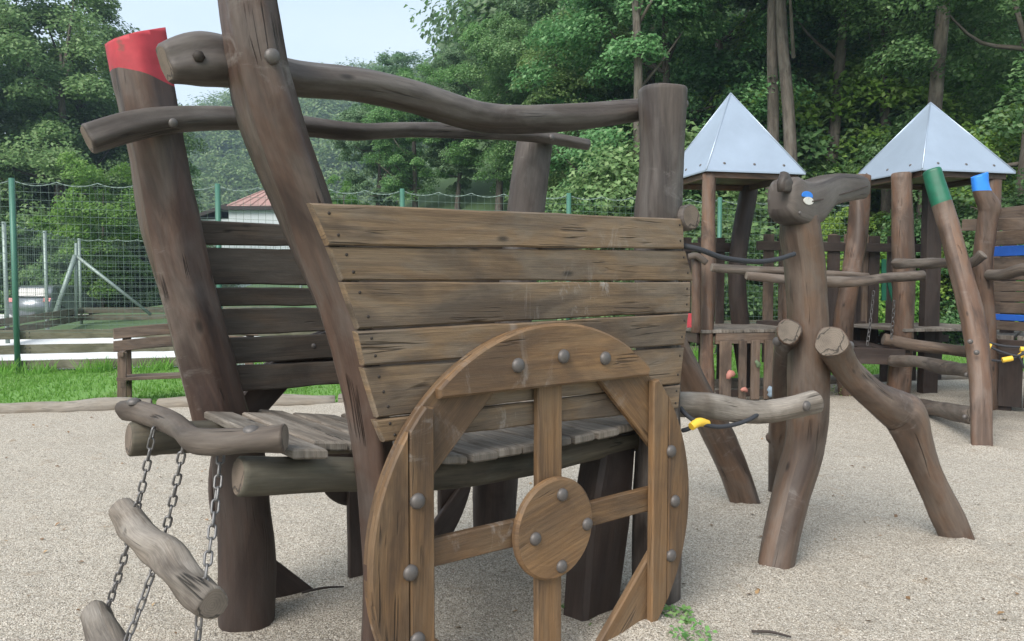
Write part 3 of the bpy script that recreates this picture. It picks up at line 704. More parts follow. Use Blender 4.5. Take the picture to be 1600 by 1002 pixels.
# ================================================================== BENCH
bp = gnd(190, 628)
bench = thing('bench', 'dark wooden bench with a curved back standing on the lawn by the fence', 'bench', bp)
bx_ = Vector((.93, .36, 0)).normalized(); by_ = Vector((-.36, .93, 0)).normalized()
def BP(x, y, z): return bp + bx_ * x + by_ * y + Vector((0, 0, z))
for x in (0, 1.5):
    beam('leg', BP(x, 0, -.05), BP(x + .02, .02, .62), .10, .06, bench, 'picket', up=bx_)
    beam('leg', BP(x + .03, .42, -.05), BP(x + .05, .30, .90), .10, .06, bench, 'picket', up=bx_)
    beam('armrest', BP(x + .01, -.10, .60), BP(x + .01, .40, .60), .05, .07, bench, 'picket')
    beam('seat_bearer', BP(x + .02, -.03, .22), BP(x + .02, .42, .22), .08, .05, bench, 'picket')
for j, z in enumerate((.83, .67)):
    out = [(-.10 + 1.75 * t_, .055 * math.sin(t_ * 3.14) * 1 - .065) for t_ in [i / 8 for i in range(9)]] + [(-.10 + 1.75 * t_, .055 * math.sin(t_ * 3.14) + .075) for t_ in [i / 8 for i in range(8, -1, -1)]]
    prism('back_board', out, frame(BP(0, .245 + .03 * j * -1, z), bx_, (0, 0, 1), by_), .04, bench, 'picket', bev=.008)
for j in range(4): beam('seat_board', BP(-.05, .02 + j * .1, .285), BP(1.62, .02 + j * .1, .285), .04, .085, bench, 'picket')

# ================================================================== CARS
def car(loc, rz, label, s_=1.0):
    o = thing('parked_car', label, 'car', loc, 'cars parked beyond the court'); 
    RM = Matrix.Translation(Vector(loc)) @ Matrix.Rotation(rz, 4, 'Z') @ Matrix.Scale(s_, 4)
    tf = lambda x, y, z: RM @ Vector((x, y, z))
    def loft(name, prof, m, tuck=0.06):
        mb = MB(); K = len(prof)
        for y, ins in ((-.86, tuck), (-.80, 0), (.80, 0), (.86, tuck)):
            cx_ = sum(p[0] for p in prof) / K; cz_ = sum(p[1] for p in prof) / K
            for x, z, wd in prof: mb.v.append(tf(x + (cx_ - x) * ins, y * wd, z + (cz_ - z) * ins))
        for L_ in range(3):
            for j in range(K): mb.face((L_ * K + j, L_ * K + (j + 1) % K, (L_ + 1) * K + (j + 1) % K, (L_ + 1) * K + j), ((0, 0),) * 4, 0, True)
        mb.face(tuple(range(K))[::-1], ((0, 0),) * K); mb.face(tuple(range(3 * K, 4 * K)), ((0, 0),) * K)
        return link(name, mb.mesh(name, [M[m]]), o)
    body = loft('body', [(-2.15, .35, 1), (-2.2, .62, 1), (-2.15, .95, .98), (-1.9, 1.0, .95), (.95, 1.0, .95), (1.9, .86, .92), (2.15, .62, .95), (2.12, .32, 1), (1.9, .26, 1), (-1.95, .26, 1)], 'carpaint')
    loft('cabin', [(-2.0, 1.0, .93), (-1.75, 1.40, .80), (-1.5, 1.48, .78), (-.1, 1.50, .78), (.25, 1.44, .80), (1.05, .995, .93)], 'carpaint', .04)
    def pane(name, pts, m):
        mb = MB(); mb.v = [tf(*p) for p in pts]; mb.v += [tf(p[0] * .99, p[1] * .97, p[2]) for p in pts]; K = len(pts); mb.face(tuple(range(K)), ((0, 0),) * K); mb.face(tuple(range(K, 2 * K))[::-1], ((0, 0),) * K)
        for j in range(K): mb.face((j, K + j, K + (j + 1) % K, (j + 1) % K), ((0, 0),) * 4)
        return link(name, mb.mesh(name, [M[m]]), o)
    for sy in (-1, 1):
        pane('side_window', [(-1.55, sy * .79, 1.06), (-.45, sy * .80, 1.06), (-.45, sy * .715, 1.40), (-1.45, sy * .705, 1.39)], 'glass')
        pane('side_window', [(-.38, sy * .80, 1.06), (.72, sy * .80, 1.06), (.18, sy * .715, 1.40), (-.38, sy * .715, 1.40)], 'glass')
        pane('tail_light', [(-2.19, sy * .55, .84), (-2.19, sy * .83, .84), (-2.13, sy * .84, .99), (-2.13, sy * .55, .99)], 'tail')
        for x in (-1.35, 1.35):
            mb = MB(); add_bar(mb, tf(x, sy * .70, .32), tf(x, sy * .885, .32), .325 * s_, 20); wl = link('wheel', mb.mesh('wheel', [M['rubber']]), o)
            mb = MB(); add_bar(mb, tf(x, sy * .86, .32), tf(x, sy * .90, .32), .20 * s_, 16); link('rim', mb.mesh('rim', [M['rim']]), wl)
    pane('rear_window', [(-2.0, -.62, 1.06), (-2.0, .62, 1.06), (-1.80, .55, 1.38), (-1.80, -.55, 1.38)], 'glass')
    return o
car(Vector((gx(92, 33), 33, -.15)), R_(92), 'silver-grey estate car parked behind the net with its red tail light towards us')
car(Vector((gx(212, 46), 46, -.02)), R_(65), 'small far car with a red tail light half hidden by the far steel brace')

# ================================================================== HOUSE
hY = 62.0
hp = at(405, 330, hY); house = thing('house', 'white house with a pinkish hipped tile roof beyond the trees', 'house', (hp.x, hY, 0))
ez = at(405, 322, hY).z; x0, x1 = gx(352, hY), gx(500, hY); apx = at(408, 290, hY + 3.5)
def boxm(name, a, b_, parent, m):
    mb = MB(); (xa, ya, za), (xb, yb, zb) = a, b_
    mb.v = [Vector(p) for p in ((xa, ya, za), (xb, ya, za), (xb, yb, za), (xa, yb, za), (xa, ya, zb), (xb, ya, zb), (xb, yb, zb), (xa, yb, zb))]
    for f in ((3, 2, 1, 0), (4, 5, 6, 7), (0, 1, 5, 4), (1, 2, 6, 5), (2, 3, 7, 6), (3, 0, 4, 7)): mb.face(f, ((0, 0),) * 4)
    return link(name, mb.mesh(name, [M[m]]), parent)
boxm('wall', (x0 + .3, hY + .3, -.1), (x1 - .3, hY + 7, ez - .15), house, 'plaster')
mb = MB(); rx = gx(408, hY); mb.v = [Vector(p) for p in ((x0, hY, ez), (x1, hY, ez), (x1, hY + 7.3, ez), (x0, hY + 7.3, ez), (rx, hY + 3.6, apx.z), (rx + 1.6, hY + 3.6, apx.z))]
for f in ((0, 1, 5, 4), (1, 2, 5), (2, 3, 4, 5), (3, 0, 4), (3, 2, 1, 0)): mb.face(f, ((0, 0),) * len(f))
rf = link('roof', mb.mesh('roof', [M['rooftile']]), house)
boxm('eave', (x0 - .05, hY - .05, ez - .30), (x1 + .05, hY + 7.3, ez - .02), house, 'roofedge')
for i in range(9):   # standing seams down the front slope
    t_ = (i + .5) / 9; a = Vector((x0 + (x1 - x0) * t_, hY, ez + .03)); c = Vector((rx + 1.6 * t_, hY + 3.6, apx.z + .03)); mb = MB(); add_bar(mb, a, a.lerp(c, .98), .04, 4); link('seam', mb.mesh('seam', [M['rooftile']]), rf)
az = at(320, 330, hY).z
boxm('annex_wall', (gx(302, hY), hY + .5, -.1), (x0 + .25, hY + 5, az - .6), house, 'plaster')
mb = MB(); xa = gx(296, hY); mb.v = [Vector(p) for p in ((xa, hY, az - .75), (x0 + .2, hY, az + .3), (x0 + .2, hY + 5.5, az + .3), (xa, hY + 5.5, az - .75), (xa, hY, az - .45), (x0 + .2, hY, az + .6), (x0 + .2, hY + 5.5, az + .6), (xa, hY + 5.5, az - .45))]
for f in ((3, 2, 1, 0), (4, 5, 6, 7), (0, 1, 5, 4), (1, 2, 6, 5), (2, 3, 7, 6), (3, 0, 4, 7)): mb.face(f, ((0, 0),) * 4)
link('annex_roof', mb.mesh('annex_roof', [M['roofedge']]), house)
boxm('low_wall', (gx(290, 58), 58, -.1), (gx(560, 58), 58.3, at(400, 420, 58).z), house, 'plaster')

# ================================================================== WAGON
import bmesh
def cut(me, co, no, above, mats=None, fill=None):
    """a copy of a mesh keeping one side of a plane; fill closes the cut with that material slot"""
    bm = bmesh.new(); bm.from_mesh(me)
    r = bmesh.ops.bisect_plane(bm, geom=bm.verts[:] + bm.edges[:] + bm.faces[:], plane_co=Vector(co), plane_no=Vector(no).normalized(), clear_outer=not above, clear_inner=above)
    if fill is not None:
        ed = [e for e in r['geom_cut'] if isinstance(e, bmesh.types.BMEdge)]
        for f in bmesh.ops.contextual_create(bm, geom=ed)['faces']: f.material_index = fill; f.smooth = False
        bmesh.ops.recalc_face_normals(bm, faces=bm.faces[:])
    m2 = bpy.data.meshes.new(me.name); bm.to_mesh(m2); bm.free()
    for q in (mats or me.materials): m2.materials.append(q)
    return m2
wagon = thing('play_wagon', 'large brown wooden play wagon with a big plank wheel in the foreground', 'play wagon', W(0, .65, 0))
# near side planks
NB = [((484, 317), (513, 382), (1068, 342), (1070, 387)), ((514, 386), (535, 437), (1072, 392), (1084, 437)), ((534, 441), (560, 513), (1080, 441), (1079, 486)),
      ((556, 518), (568, 570), (1077, 490), (1070, 537)), ((566, 575), (590, 652), (1070, 543), (1064, 598)), ((585, 657), (600, 690), (1064, 602), (1061, 637))]
for i, (tl, bl, tr, br) in enumerate(NB):
    v0 = .072 + .004 * ((i * 5) % 3)
    a, b_, c, d = [wp(*q, v0) for q in (bl, br, tr, tl)]
    a, b_ = (a[0], a[1] - .003), (b_[0], b_[1] - .005)
    bo = prism('side_plank', [a, b_, c, d], wfr(v0), .034, wagon, 'board', bev=.006, wob=.0014, step=.09, seed=i + 3)
    for (p0, p1, off) in ((d, a, .05), (c, b_, -.028)):
        for t_ in ((.22, .74) if i != 4 or off < 0 else (.2, .5, .8)): stud('nail', NAIL, W(p0[0] + (p1[0] - p0[0]) * t_ + off, v0 + .0005, p0[1] + (p1[1] - p0[1]) * t_), NEAR, .0062, bo)
# far side planks (seen from inside)
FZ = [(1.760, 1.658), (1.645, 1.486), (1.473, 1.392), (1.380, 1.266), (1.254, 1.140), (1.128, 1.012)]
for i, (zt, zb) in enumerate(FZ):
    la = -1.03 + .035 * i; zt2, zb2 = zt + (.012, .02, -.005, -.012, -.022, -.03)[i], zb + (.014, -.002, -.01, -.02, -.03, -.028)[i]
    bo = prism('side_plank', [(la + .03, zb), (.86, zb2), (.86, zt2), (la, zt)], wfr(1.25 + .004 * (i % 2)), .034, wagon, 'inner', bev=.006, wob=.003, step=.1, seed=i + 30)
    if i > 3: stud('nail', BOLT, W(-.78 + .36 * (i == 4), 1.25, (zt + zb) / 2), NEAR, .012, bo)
# rear posts
pz = [(393, -40), (393, 0), (410, 100), (437, 200), (473, 300), (509, 400), (538, 480), (567, 600), (583, 700), (594, 800), (600, 900), (598, 1002)]
pts = [W(*(lambda q: (q[0], .19, q[1]))(wp(x, y, .19))) for x, y in pz] + [W(-.68, .19, -.2)]
log('rear_post', pts, [.083, .084, .087, .090, .088, .085, .081, .079, .077, .076, .076, .078, .080], wagon, 'post', seed=5, n=60, k=30, lump=.05, flat=.88, ref=WV, square=1.1)
pz = [(218, 92), (226, 140), (245, 230), (264, 330), (286, 430), (312, 530), (341, 640)]
pts = [W(*(lambda q: (q[0], 1.15, q[1]))(wp(x, y, 1.15))) for x, y in pz]
pts = [W(*(lambda q: (q[0], 1.15, q[1]))(wp(206, 20, 1.15)))] + pts + [W(-.87, 1.15, .80)]
mb = MB(); add_log(mb, pts, [.100, .101, .102, .102, .106, .106, .110, .117, .118], seed=8, n=56, k=28, lump=.05, flat=.85, ref=WV, square=.9)
full = mb.mesh('rear_post', [M['post'], M['end']])
paint_at = W(*(lambda q: (q[0], 1.15, q[1]))(wp(217, 121, 1.15))); top_at = W(*(lambda q: (q[0], 1.15, q[1]))(wp(213, 55, 1.15)))
pn = Vector((0, 0, 1)) + WU * .22; tn = Vector((0, 0, 1)) - WU * .42 - WV * .05
link('rear_post', cut(full, paint_at, pn, False), wagon)
link('painted_top', cut(cut(full, paint_at, pn, True, [M['red'], M['end']]), top_at, tn, False, fill=1), wagon)
# front posts
log('front_post', [W(.80, .19, -.0), W(.79, .19, 1.2), W(.79, .19, 1.8), W(.807, .19, 2.05), W(.812, .19, 2.375)], [.115, .112, .113, .106, .114], wagon, 'rail', seed=12, n=44, k=28, lump=.06, flat=.9, ref=WV, square=.4, bev=.05)
log('front_post', [W(.62, 1.15, .7), W(.79, 1.15, 1.9), W(.855, 1.15, 2.30)], [.105, .108, .105], wagon, 'rail', seed=14, n=26, k=18, lump=.05, flat=.9, ref=WV)
stud('bolt', BOLT, W(*(lambda q: (q[0], .12, q[1]))(wp(1071, 163, .12))), WU - WV * .6, .021, wagon)
# hand rails
def wl(px, v): return [W(*(lambda q: (q[0], v, q[1]))(wp(x, y, v))) for x, y in px]
log('hand_rail', wl([(258, 101), (310, 94), (360, 98), (460, 122), (560, 132), (650, 152), (760, 182), (870, 183), (950, 178), (1010, 172)], .34), [.062, .084, .082, .064, .062, .062, .058, .056, .054, .052], wagon, 'rail', seed=21, n=64, k=28, lump=.09, square=.9)
log('hand_rail', wl([(136, 219), (200, 199), (270, 187), (380, 185), (480, 197), (560, 205), (640, 203), (760, 207), (850, 215), (918, 227)], 1.01), [.054, .054, .050, .046, .044, .038, .036, .038, .034, .030], wagon, 'rail', seed=23, n=64, k=26, lump=.10, square=.8)
stud('knot', BOLT, wl([(311, 88)], .262)[0], NEAR, .019, wagon).data = NAIL
stud('knot', BOLT, wl([(182, 209)], .962)[0], NEAR, .010, wagon).data = NAIL
stud('bolt', BOLT, wl([(270, 192)], .965)[0], NEAR, .019, wagon); stud('bolt', BOLT, wl([(426, 88)], .108)[0], NEAR, .024, wagon)
stud('bolt', BOLT, wl([(862, 215)], .975)[0], NEAR, .018, wagon)
log('cross_bar', [W(.86, .06, 1.79), W(.87, .6, 1.74), W(.87, 1.3, 1.70)], [.062, .058, .055], wagon, 'rail', seed=25)
# floor beams: sagging logs
def beam_z(s):
    P_ = [(-1.5, .925), (-1.12, .905), (-.75, .855), (-.34, .785), (.1, .775), (.57, .79), (1.1, .80)]
    for (a, za), (b_, zb) in zip(P_, P_[1:]):
        if a <= s <= b_: t_ = (s - a) / (b_ - a); return za + (zb - za) * t_
    return .8
for v, s0, m_ in ((.265, -1.115, 'beam'), (.94, -1.29, 'beam')):
    log('floor_beam', [W(s, v, beam_z(s) - (.022 if v < .5 else 0)) for s in (s0, -.95, -.75, -.5, -.2, .1, .4, .80)], [.064, .062, .060, .060, .060, .058, .056, .056], wagon, m_, 'end', seed=int(v * 50), n=44, k=18, lump=.05)
    stud('bolt', BOLT, W(s0 + .09, v, beam_z(s0) - (.080 if v < .5 else .058)), (0, 0, -1), .026, wagon)
# floor planks across the beams
sp = -.985; i = 0
while sp < .76:
    wd = rng.uniform(.098, .125); sm = sp + wd / 2; z = (beam_z(sp) + beam_z(sp + wd)) / 2 + .058 + .004
    va = .085 + rng.uniform(-.02, .03) + (.06 if sm < -.85 else 0); vb = 1.17 + rng.uniform(-.05, .03)
    if -.80 < sm < -.58: va = .285
    if -1.03 < sm < -.78: vb = 1.04
    slope = (beam_z(sp + wd) - beam_z(sp)) / wd; tw = rng.uniform(-.025, .025)
    ax = (WU + Vector((0, 0, slope))).normalized(); fr = frame(W(sp, 0, z), WV + WU * tw, ax, Vector((0, 0, 1)))
    prism('floor_plank', [(va, 0), (vb, rng.uniform(-.004, .004)), (vb, wd), (va, wd)], fr, .034, wagon, 'grey', bev=.007, wob=.003, step=.14, seed=70 + i)
    sp += wd + rng.uniform(.010, .02); i += 1
# crooked log bolted over the beam ends; the chain ladder hangs from it
tl_ = [(-1.275, 1.06, 1.005), (-1.25, .96, 1.012), (-1.20, .76, 1.0), (-1.20, .56, .995), (-1.215, .40, .992), (-1.18, .29, .998), (-1.09, .20, 1.006), (-1.005, .14, 1.01)]
log('crooked_log', [W(*q) for q in tl_], [.040, .041, .041, .038, .041, .042, .040, .049], wagon, 'midgrey', 'endgrey', seed=33, n=52, k=16, lump=.10)
stud('bolt', BOLT, W(-1.265, .95, 1.05), (0, 0, 1), .026, wagon); stud('bolt', BOLT, W(-1.09, .20, 1.035), (0, 0, 1), .028, wagon)
# legs under the bed
lt = wp(366, 735, 1.1)
log('leg', [W(-.786, 1.16, -.15), W(-.786, 1.15, 0), W(-.80, 1.12, .4), W(lt[0], 1.08, .90)], [.122, .122, .116, .108], wagon, 'dark', seed=41, n=20, k=18, lump=.04)
prism('leg', [(.355, -.1), (.565, -.1), (.66, .40), (.70, .83), (.50, .83), (.40, .40)], wfr(.22), .16, wagon, 'dark', bev=.02, grain=(.2, 1))
log('leg', [W(.80, 1.46, -.1), W(.78, 1.42, .3), W(.70, 1.30, .84)], [.15, .15, .15], wagon, 'dark', seed=43, n=14, k=14, lump=.04, flat=.6, ref=WV)
beam('leg', W(.70, .50, -.1), W(.80, .50, .80), .13, .09, wagon, 'grey', up=WU)  # paler wood here paints in the light falling on this leg

# wheels: layers of boards with a round rim
WR, CH = .787, .545
def arc(a0, a1, n, r=.787): return [(r * math.cos(R_(a0 + (a1 - a0) * i / n)), r * math.sin(R_(a0 + (a1 - a0) * i / n))) for i in range(n + 1)]
def clip(out, zmin):          # keep what is above the bedding level
    res = []
    for i in range(len(out)):
        a, b_ = out[i], out[(i + 1) % len(out)]; ia, ib = a[1] >= zmin, b_[1] >= zmin
        if ia: res.append(a)
        if ia != ib: t_ = (zmin - a[1]) / (b_[1] - a[1]); res.append((a[0] + (b_[0] - a[0]) * t_, zmin))
    return res
def wheel(s0, z0, vf, sgn, bolts=True, WR=.787, CH=.545, wm='wheel'):
    """vf: outer face position across the wagon, sgn +1 when the wheel stacks away from the camera"""
    fr = lambda x, y, n: W(s0 + x, vf + sgn * n, z0 + y)
    nrm = NEAR * sgn
    hub = prism('wheel', arc(0, 352, 44, .197), fr, .036, wagon, wm, bev=.010, grain=(1, .25))
    cl = -z0 - .06
    h = math.degrees(math.acos(CH / WR))
    def trim(o_, c):          # ends sawn off with a rounded corner
        ux, uy = math.cos(R_(c)), math.sin(R_(c)); res = []
        for x, y in o_:
            t_ = -x * uy + y * ux; r_ = x * ux + y * uy; lim = .535 * WR / .787 - .0 * r_
            if abs(t_) > lim: t_ = math.copysign(lim - (.012 if abs(t_) > lim + .022 else 0), t_)
            res.append((r_ * ux - t_ * uy, r_ * uy + t_ * ux))
        return res
    for c in (90, 180, 0):
        out = trim(arc(c - h + .4, c + h - .4, 26, WR), c)
        if c != 90: out = clip(out, cl)
        if c == 90: rb = prism('rim_board', out, fr, .036, hub, wm, bev=.009, grain=(1, 0), wob=.0)
        else:       # built from two planks with a fine joint
            x_ = .645 * (1 if c == 0 else -1)
            def cut(o_, keep):
                res = []
                for i in range(len(o_)):
                    a, b_ = o_[i], o_[(i + 1) % len(o_)]; ia, ib = keep(a[0]), keep(b_[0])
                    if ia: res.append(a)
                    if ia != ib: t_ = (x_ - a[0]) / (b_[0] - a[0]); res.append((x_, a[1] + (b_[1] - a[1]) * t_))
                return res
            sg = 1 if c == 0 else -1
            inner = cut(out, lambda q: q * sg <= .645); outer = cut(out, lambda q: q * sg > .645)
            prism('rim_board', [(p[0] - sg * .0015, p[1]) for p in inner], fr, .036, hub, wm, bev=.006, grain=(0.04, 1)); prism('rim_board', [(p[0] + sg * .0015, p[1]) for p in outer], fr, .036, hub, wm, bev=.006, grain=(0.04, 1))
    f2 = lambda x, y, n: fr(x, y, n + .0375)
    # corner boards behind, with a straight inner edge
    k = WR / math.sqrt(2)
    for c in (135, 45, -45, -135):
        ux, uy = math.cos(R_(c)), math.sin(R_(c)); off = .575; hh = math.degrees(math.acos(off / WR)) 
        o_ = [(x, y) for x, y in arc(c - hh, c + hh, 20, WR - .004)]
        o_ = clip(o_, cl)
        if len(o_) > 2: prism('corner_board', o_, f2, .032, hub, wm, bev=.006, grain=(-uy, ux))
    # spokes butt against the hub and run behind the rim boards
    for out, g in (([(-.062, .10), (.062, .10), (.062, .70), (-.062, .70)], (0, 1)), ([(-.062, cl), (.062, cl), (.062, -.10), (-.062, -.10)], (0, 1)), ([(-.70, -.035), (-.0635, -.045), (-.0635, .055), (-.70, .065)], (1, 0)), ([(.0635, -.045), (.70, -.045), (.70, .058), (.0635, .055)], (1, 0))):
        f3 = lambda x, y, n: fr(x, y, n + .0380)
        # trim the part that would cross the corner boards: they leave the axis free
        prism('spoke', out, f3, .031, hub, wm, bev=.005, grain=g, wob=.001, step=.1)
    if bolts:
        for px in ((809, 571), (880, 557), (945, 560), (652, 783), (641, 895), (652, 1000), (1048, 705), (1054, 783), (1048, 868), (878, 773), (917, 819), (836, 842), (877, 885)):
            s_, z_ = wp(*px, 0.0); r_ = math.hypot(s_ - s0, z_ - z0); stud('bolt', BOLT, W(s_, vf - .003, z_), nrm, .0275 if r_ > .4 else .0255, hub)
    return hub
wheel(.003, .555, 0.0, 1)
far = wheel(-.145, .555, 1.40, -1, False, .725, .50, 'dark')  # backlit shade of the far wheel put into its dark colour

# ================================================================== CHAIN LADDER
ladder = thing('chain_ladder', 'hanging ladder of grey log rungs on steel chains at the back of the wagon', 'ladder', W(-1.3, .5, .25))
r1 = [gnd(x, y, z) for x, y, z in ((193, 800, .645), (228, 845, .63), (262, 868, .61), (288, 905, .585), (333, 945, .56))]
log('rung', r1, [.052, .052, .058, .050, .050], ladder, 'grey', 'endgrey', seed=51, n=34, k=16, lump=.12)
r2 = [gnd(x, y, z) for x, y, z in ((150, 958, .285), (165, 1000, .265), (200, 1060, .24), (262, 1110, .215))]
log('rung', r2, [.050, .058, .055, .055], ladder, 'grey', 'endgrey', seed=52, n=28, k=16, lump=.12)
def link_mesh():
    mb = MB(); n, k = 16, 6; a, r, q = .0105, .0042, .0115; rows = []
    for i in range(n):
        t_ = 2 * math.pi * i / n; c, s_ = math.cos(t_), math.sin(t_)
        cen = Vector((a * c, 0, a * s_ + (q if s_ > 0 else -q))); out = Vector((c, 0, s_))
        rows.append(len(mb.v))
        for j in range(k): b_ = 6.283 * j / k; mb.v.append(cen + (out * math.cos(b_) + Vector((0, 1, 0)) * math.sin(b_)) * r)
    for i in range(n):
        for j in range(k): mb.face((rows[i] + j, rows[i] + (j + 1) % k, rows[(i + 1) % n] + (j + 1) % k, rows[(i + 1) % n] + j), ((0, 0),) * 4, 0, True)
    return mb.mesh('link', [M['chain']])
LINK = link_mesh()
def chain(a, b_, parent, scl=1.0, sag=.012):
    a, b_ = Vector(a), Vector(b_); d = b_ - a; n = max(2, int(d.length / (.0375 * scl)));
    ch = stud('chain', NAIL, a, d, .006 * scl, parent); ch.data = BOLT
    q = d.to_track_quat('Z', 'Y'); tw = rng.uniform(0, 3)
    for i in range(n):
        t_ = (i + .5) / n; o = link('link', LINK, ch)
        p = a.lerp(b_, t_) + Vector((math.sin(t_ * 3.14) * sag * .4, 0, 0))
        o.matrix_basis = Matrix.LocRotScale(p, q @ Quaternion((0, 0, 1), tw + (math.pi / 2 if i % 2 else 0) + rng.uniform(-.25, .25)), Vector((scl,) * 3 * (d.length / n / (.0375 * scl) if False else 1)))
def topz(px, z): return gnd(px[0], px[1], z)
for (a, za, b_, zb) in (((240, 668), .985, (212, 802), .665), ((287, 690), .985, (256, 840), .64), ((347, 688), .985, (317, 926), .58)):
    chain(topz(a, za), topz(b_, zb), ladder)
for (a, za, b_, zb) in (((203, 838), .59, (167, 952), .30), ((243, 880), .56, (186, 1030), .27), ((311, 960), .53, (296, 1130), .20)):
    chain(topz(a, za), topz(b_, zb), ladder)

# ================================================================== HORSE (log sculpture)
hb = gnd(1212, 893)
horse = thing('log_horse', 'brown log horse sculpture with a carved head and blue and white painted eye', 'horse sculpture', hb)
HV = .10
hl = lambda px: [W(*(lambda q: (q[0], HV, q[1]))(wp(x, y, HV))) for x, y in px]
log('neck_post', [hb + Vector((-.02, 0, -.15))] + hl([(1211, 890), (1236, 780), (1259, 690), (1264, 600), (1264, 500), (1259, 420), (1252, 370), (1248, 336)]), [.092, .090, .092, .097, .108, .099, .095, .097, .088], horse, 'horse', seed=61, n=60, k=28, lump=.06, square=.6)
def carved(name, px, v_c, half, parent, m, rnd=.05, layers=9, sq=.80):
    out = [Vector(wp(1284 + (x - 1284) * sq, y, v_c)) for x, y in px]
    A = sum(out[i].x * out[i - 1].y - out[i - 1].x * out[i].y for i in range(len(out)))
    if A > 0: out = out[::-1]
    out = densify(out, .03, 0, random.Random(1)); n = len(out); mb = MB(); bases = []
    for L_ in range(layers):
        t_ = -1 + 2 * L_ / (layers - 1); ins = rnd * (1 - (1 - abs(t_) ** 2.6) ** .5) if abs(t_) < 1 else rnd
        oo = offset2(out, ins); bases.append(len(mb.v)); mb.v += [W(q.x, v_c + half * t_, q.y) for q in oo]
    for b0, b1 in zip(bases, bases[1:]):
        for i in range(n):
            j = (i + 1) % n; mb.face((b0 + j, b0 + i, b1 + i, b1 + j), tuple((out[q].x * .9 + out[q].y * .35, out[q].y + (b_ - bases[0]) / n * .03) for q, b_ in ((j, b0), (i, b0), (i, b1), (j, b1))), 0, True)
    mb.face(tuple(range(bases[0], bases[0] + n)), [(q.x * .9 + q.y * .35, q.y * .95 - q.x * .3) for q in out], 0, True); mb.face(tuple(range(bases[-1], bases[-1] + n))[::-1], [(q.x * .9 + q.y * .35, q.y * .95 - q.x * .3) for q in out][::-1], 0, True)
    return link(name, mb.mesh(name, [M[m]]), parent)
def loft_head():
    st = [(1207, 296, 326, .050), (1209, 286, 336, .074), (1214, 279, 344, .086), (1222, 277, 350, .091), (1234, 284, 354, .093), (1246, 285, 355, .093), (1258, 282, 354, .092), (1268, 279, 349, .090), (1278, 276, 338, .085), (1290, 273.5, 325, .078), (1305, 271.5, 320, .073), (1322, 271, 316.5, .069), (1340, 274, 314.5, .065), (1352, 278, 312, .058), (1358, 283, 307, .046), (1360.5, 289, 301, .028)]
    mb = MB(); k = 32; rows = []
    for x, yt, yb, hw in st:
        s0, zt = wp(1284 + (x - 1284) * .86, yt, HV); zb = wp(1284 + (x - 1284) * .86, yb, HV)[1]; cz, hh = (zt + zb) / 2, (zt - zb) / 2; rows.append(len(mb.v))
        for j in range(k):
            a = 6.28318 * j / k; c, sn = math.cos(a), math.sin(a); e = .48
            y_ = math.copysign(abs(c) ** e, c) * hw; z_ = math.copysign(abs(sn) ** e, sn) * hh
            p = W(s0, HV + y_, cz + z_); nz_ = mn.noise(p * 11) * .006 + mn.noise(p * 27) * .003
            mb.v.append(p + WV * (nz_ * (1 if y_ > 0 else -1)) + Vector((0, 0, nz_)))
    for r0, r1, a0, a1 in zip(rows, rows[1:], st, st[1:]):
        for j in range(k):
            j2 = (j + 1) % k; u0, u1 = (a0[0] - 1284) / 260, (a1[0] - 1284) / 260; c0, c1 = j / k * .5, (j + 1) / k * .5
            mb.face((r0 + j, r1 + j, r1 + j2, r0 + j2), ((u0, c0), (u1, c0), (u1, c1), (u0, c1)), 0, True)
    mb.face(tuple(rows[0] + j for j in range(k)), ((0, 0),) * k, 0, True); mb.face(tuple(rows[-1] + j for j in range(k))[::-1], ((0, 0),) * k, 0, True)
    return link('head', mb.mesh('head', [M['rail']]), horse)
head = loft_head()
for dv in (-.045, .045):
    carved('ear', [(1208, 300), (1207, 284), (1213, 268), (1219, 270), (1229, 288), (1226, 302)], HV + dv, .022, head, 'rail', .010, 7, sq=.86)
eyv = HV - .0955
def disc(name, px, rx_, ry_, v, m, parent, a0=0, a1=352, th=.004):
    c = wp(*px, v); out = [(c[0] + rx_ * math.cos(R_(a0 + (a1 - a0) * i / 30)), c[1] + ry_ * math.sin(R_(a0 + (a1 - a0) * i / 30))) for i in range(31)]
    return prism(name, out, wfr(v), th, parent, m, bev=.0008)
disc('eye', (1262, 306), .050, .023, eyv, 'blue', head, -18, 198); disc('eye_white', (1264, 314), .046, .020, eyv - .0005, 'white', head, 0, 352)
for (xa, ya, va), (xb, yb, vb) in (((1268, 315, .0935), (1296, 309, .079)), ((1296, 309, .079), (1328, 300, .072)), ((1328, 300, .072), (1355, 291, .062))):
    a = W(*(lambda q: (q[0], HV - va, q[1]))(wp(xa, ya, HV - va))); b_ = W(*(lambda q: (q[0], HV - vb, q[1]))(wp(xb, yb, HV - vb))); beam('mouth_crack', a, b_, .007, .012, head, 'dark', bev=.001)
stud('bolt', BOLT, W(*(lambda q: (q[0], HV - .094, q[1]))(wp(1250, 333, HV - .094))), NEAR, .010, head)
yl = [at(x, y, Y) for x, y, Y in ((1298, 535, 3.84), (1303, 542, 3.98), (1324, 578, 4.12), (1362, 617, 4.2), (1398, 640, 4.28), (1414, 652, 4.3), (1432, 695, 4.34), (1452, 745, 4.40), (1476, 800, 4.45), (1500, 852, 4.47), (1510, 876, 4.48))]
lg = log('leg', yl, [.080, .080, .076, .082, .106, .114, .096, .086, .090, .084, .084], horse, 'horse', 'endgrey', seed=63, n=56, k=26, lump=.06, square=.5, bev=.07)
yl = [at(x, y, Y) for x, y, Y in ((1233, 518, 4.02), (1232, 526, 4.2), (1230, 565, 4.45), (1226, 620, 4.72), (1221, 670, 4.9), (1219, 715, 5.1), (1215, 765, 5.4), (1213, 785, 5.5))]
log('leg', yl, [.066, .070, .072, .076, .086, .072, .064, .064], horse, 'horse', 'endgrey', seed=65, n=36, k=16, lump=.10)
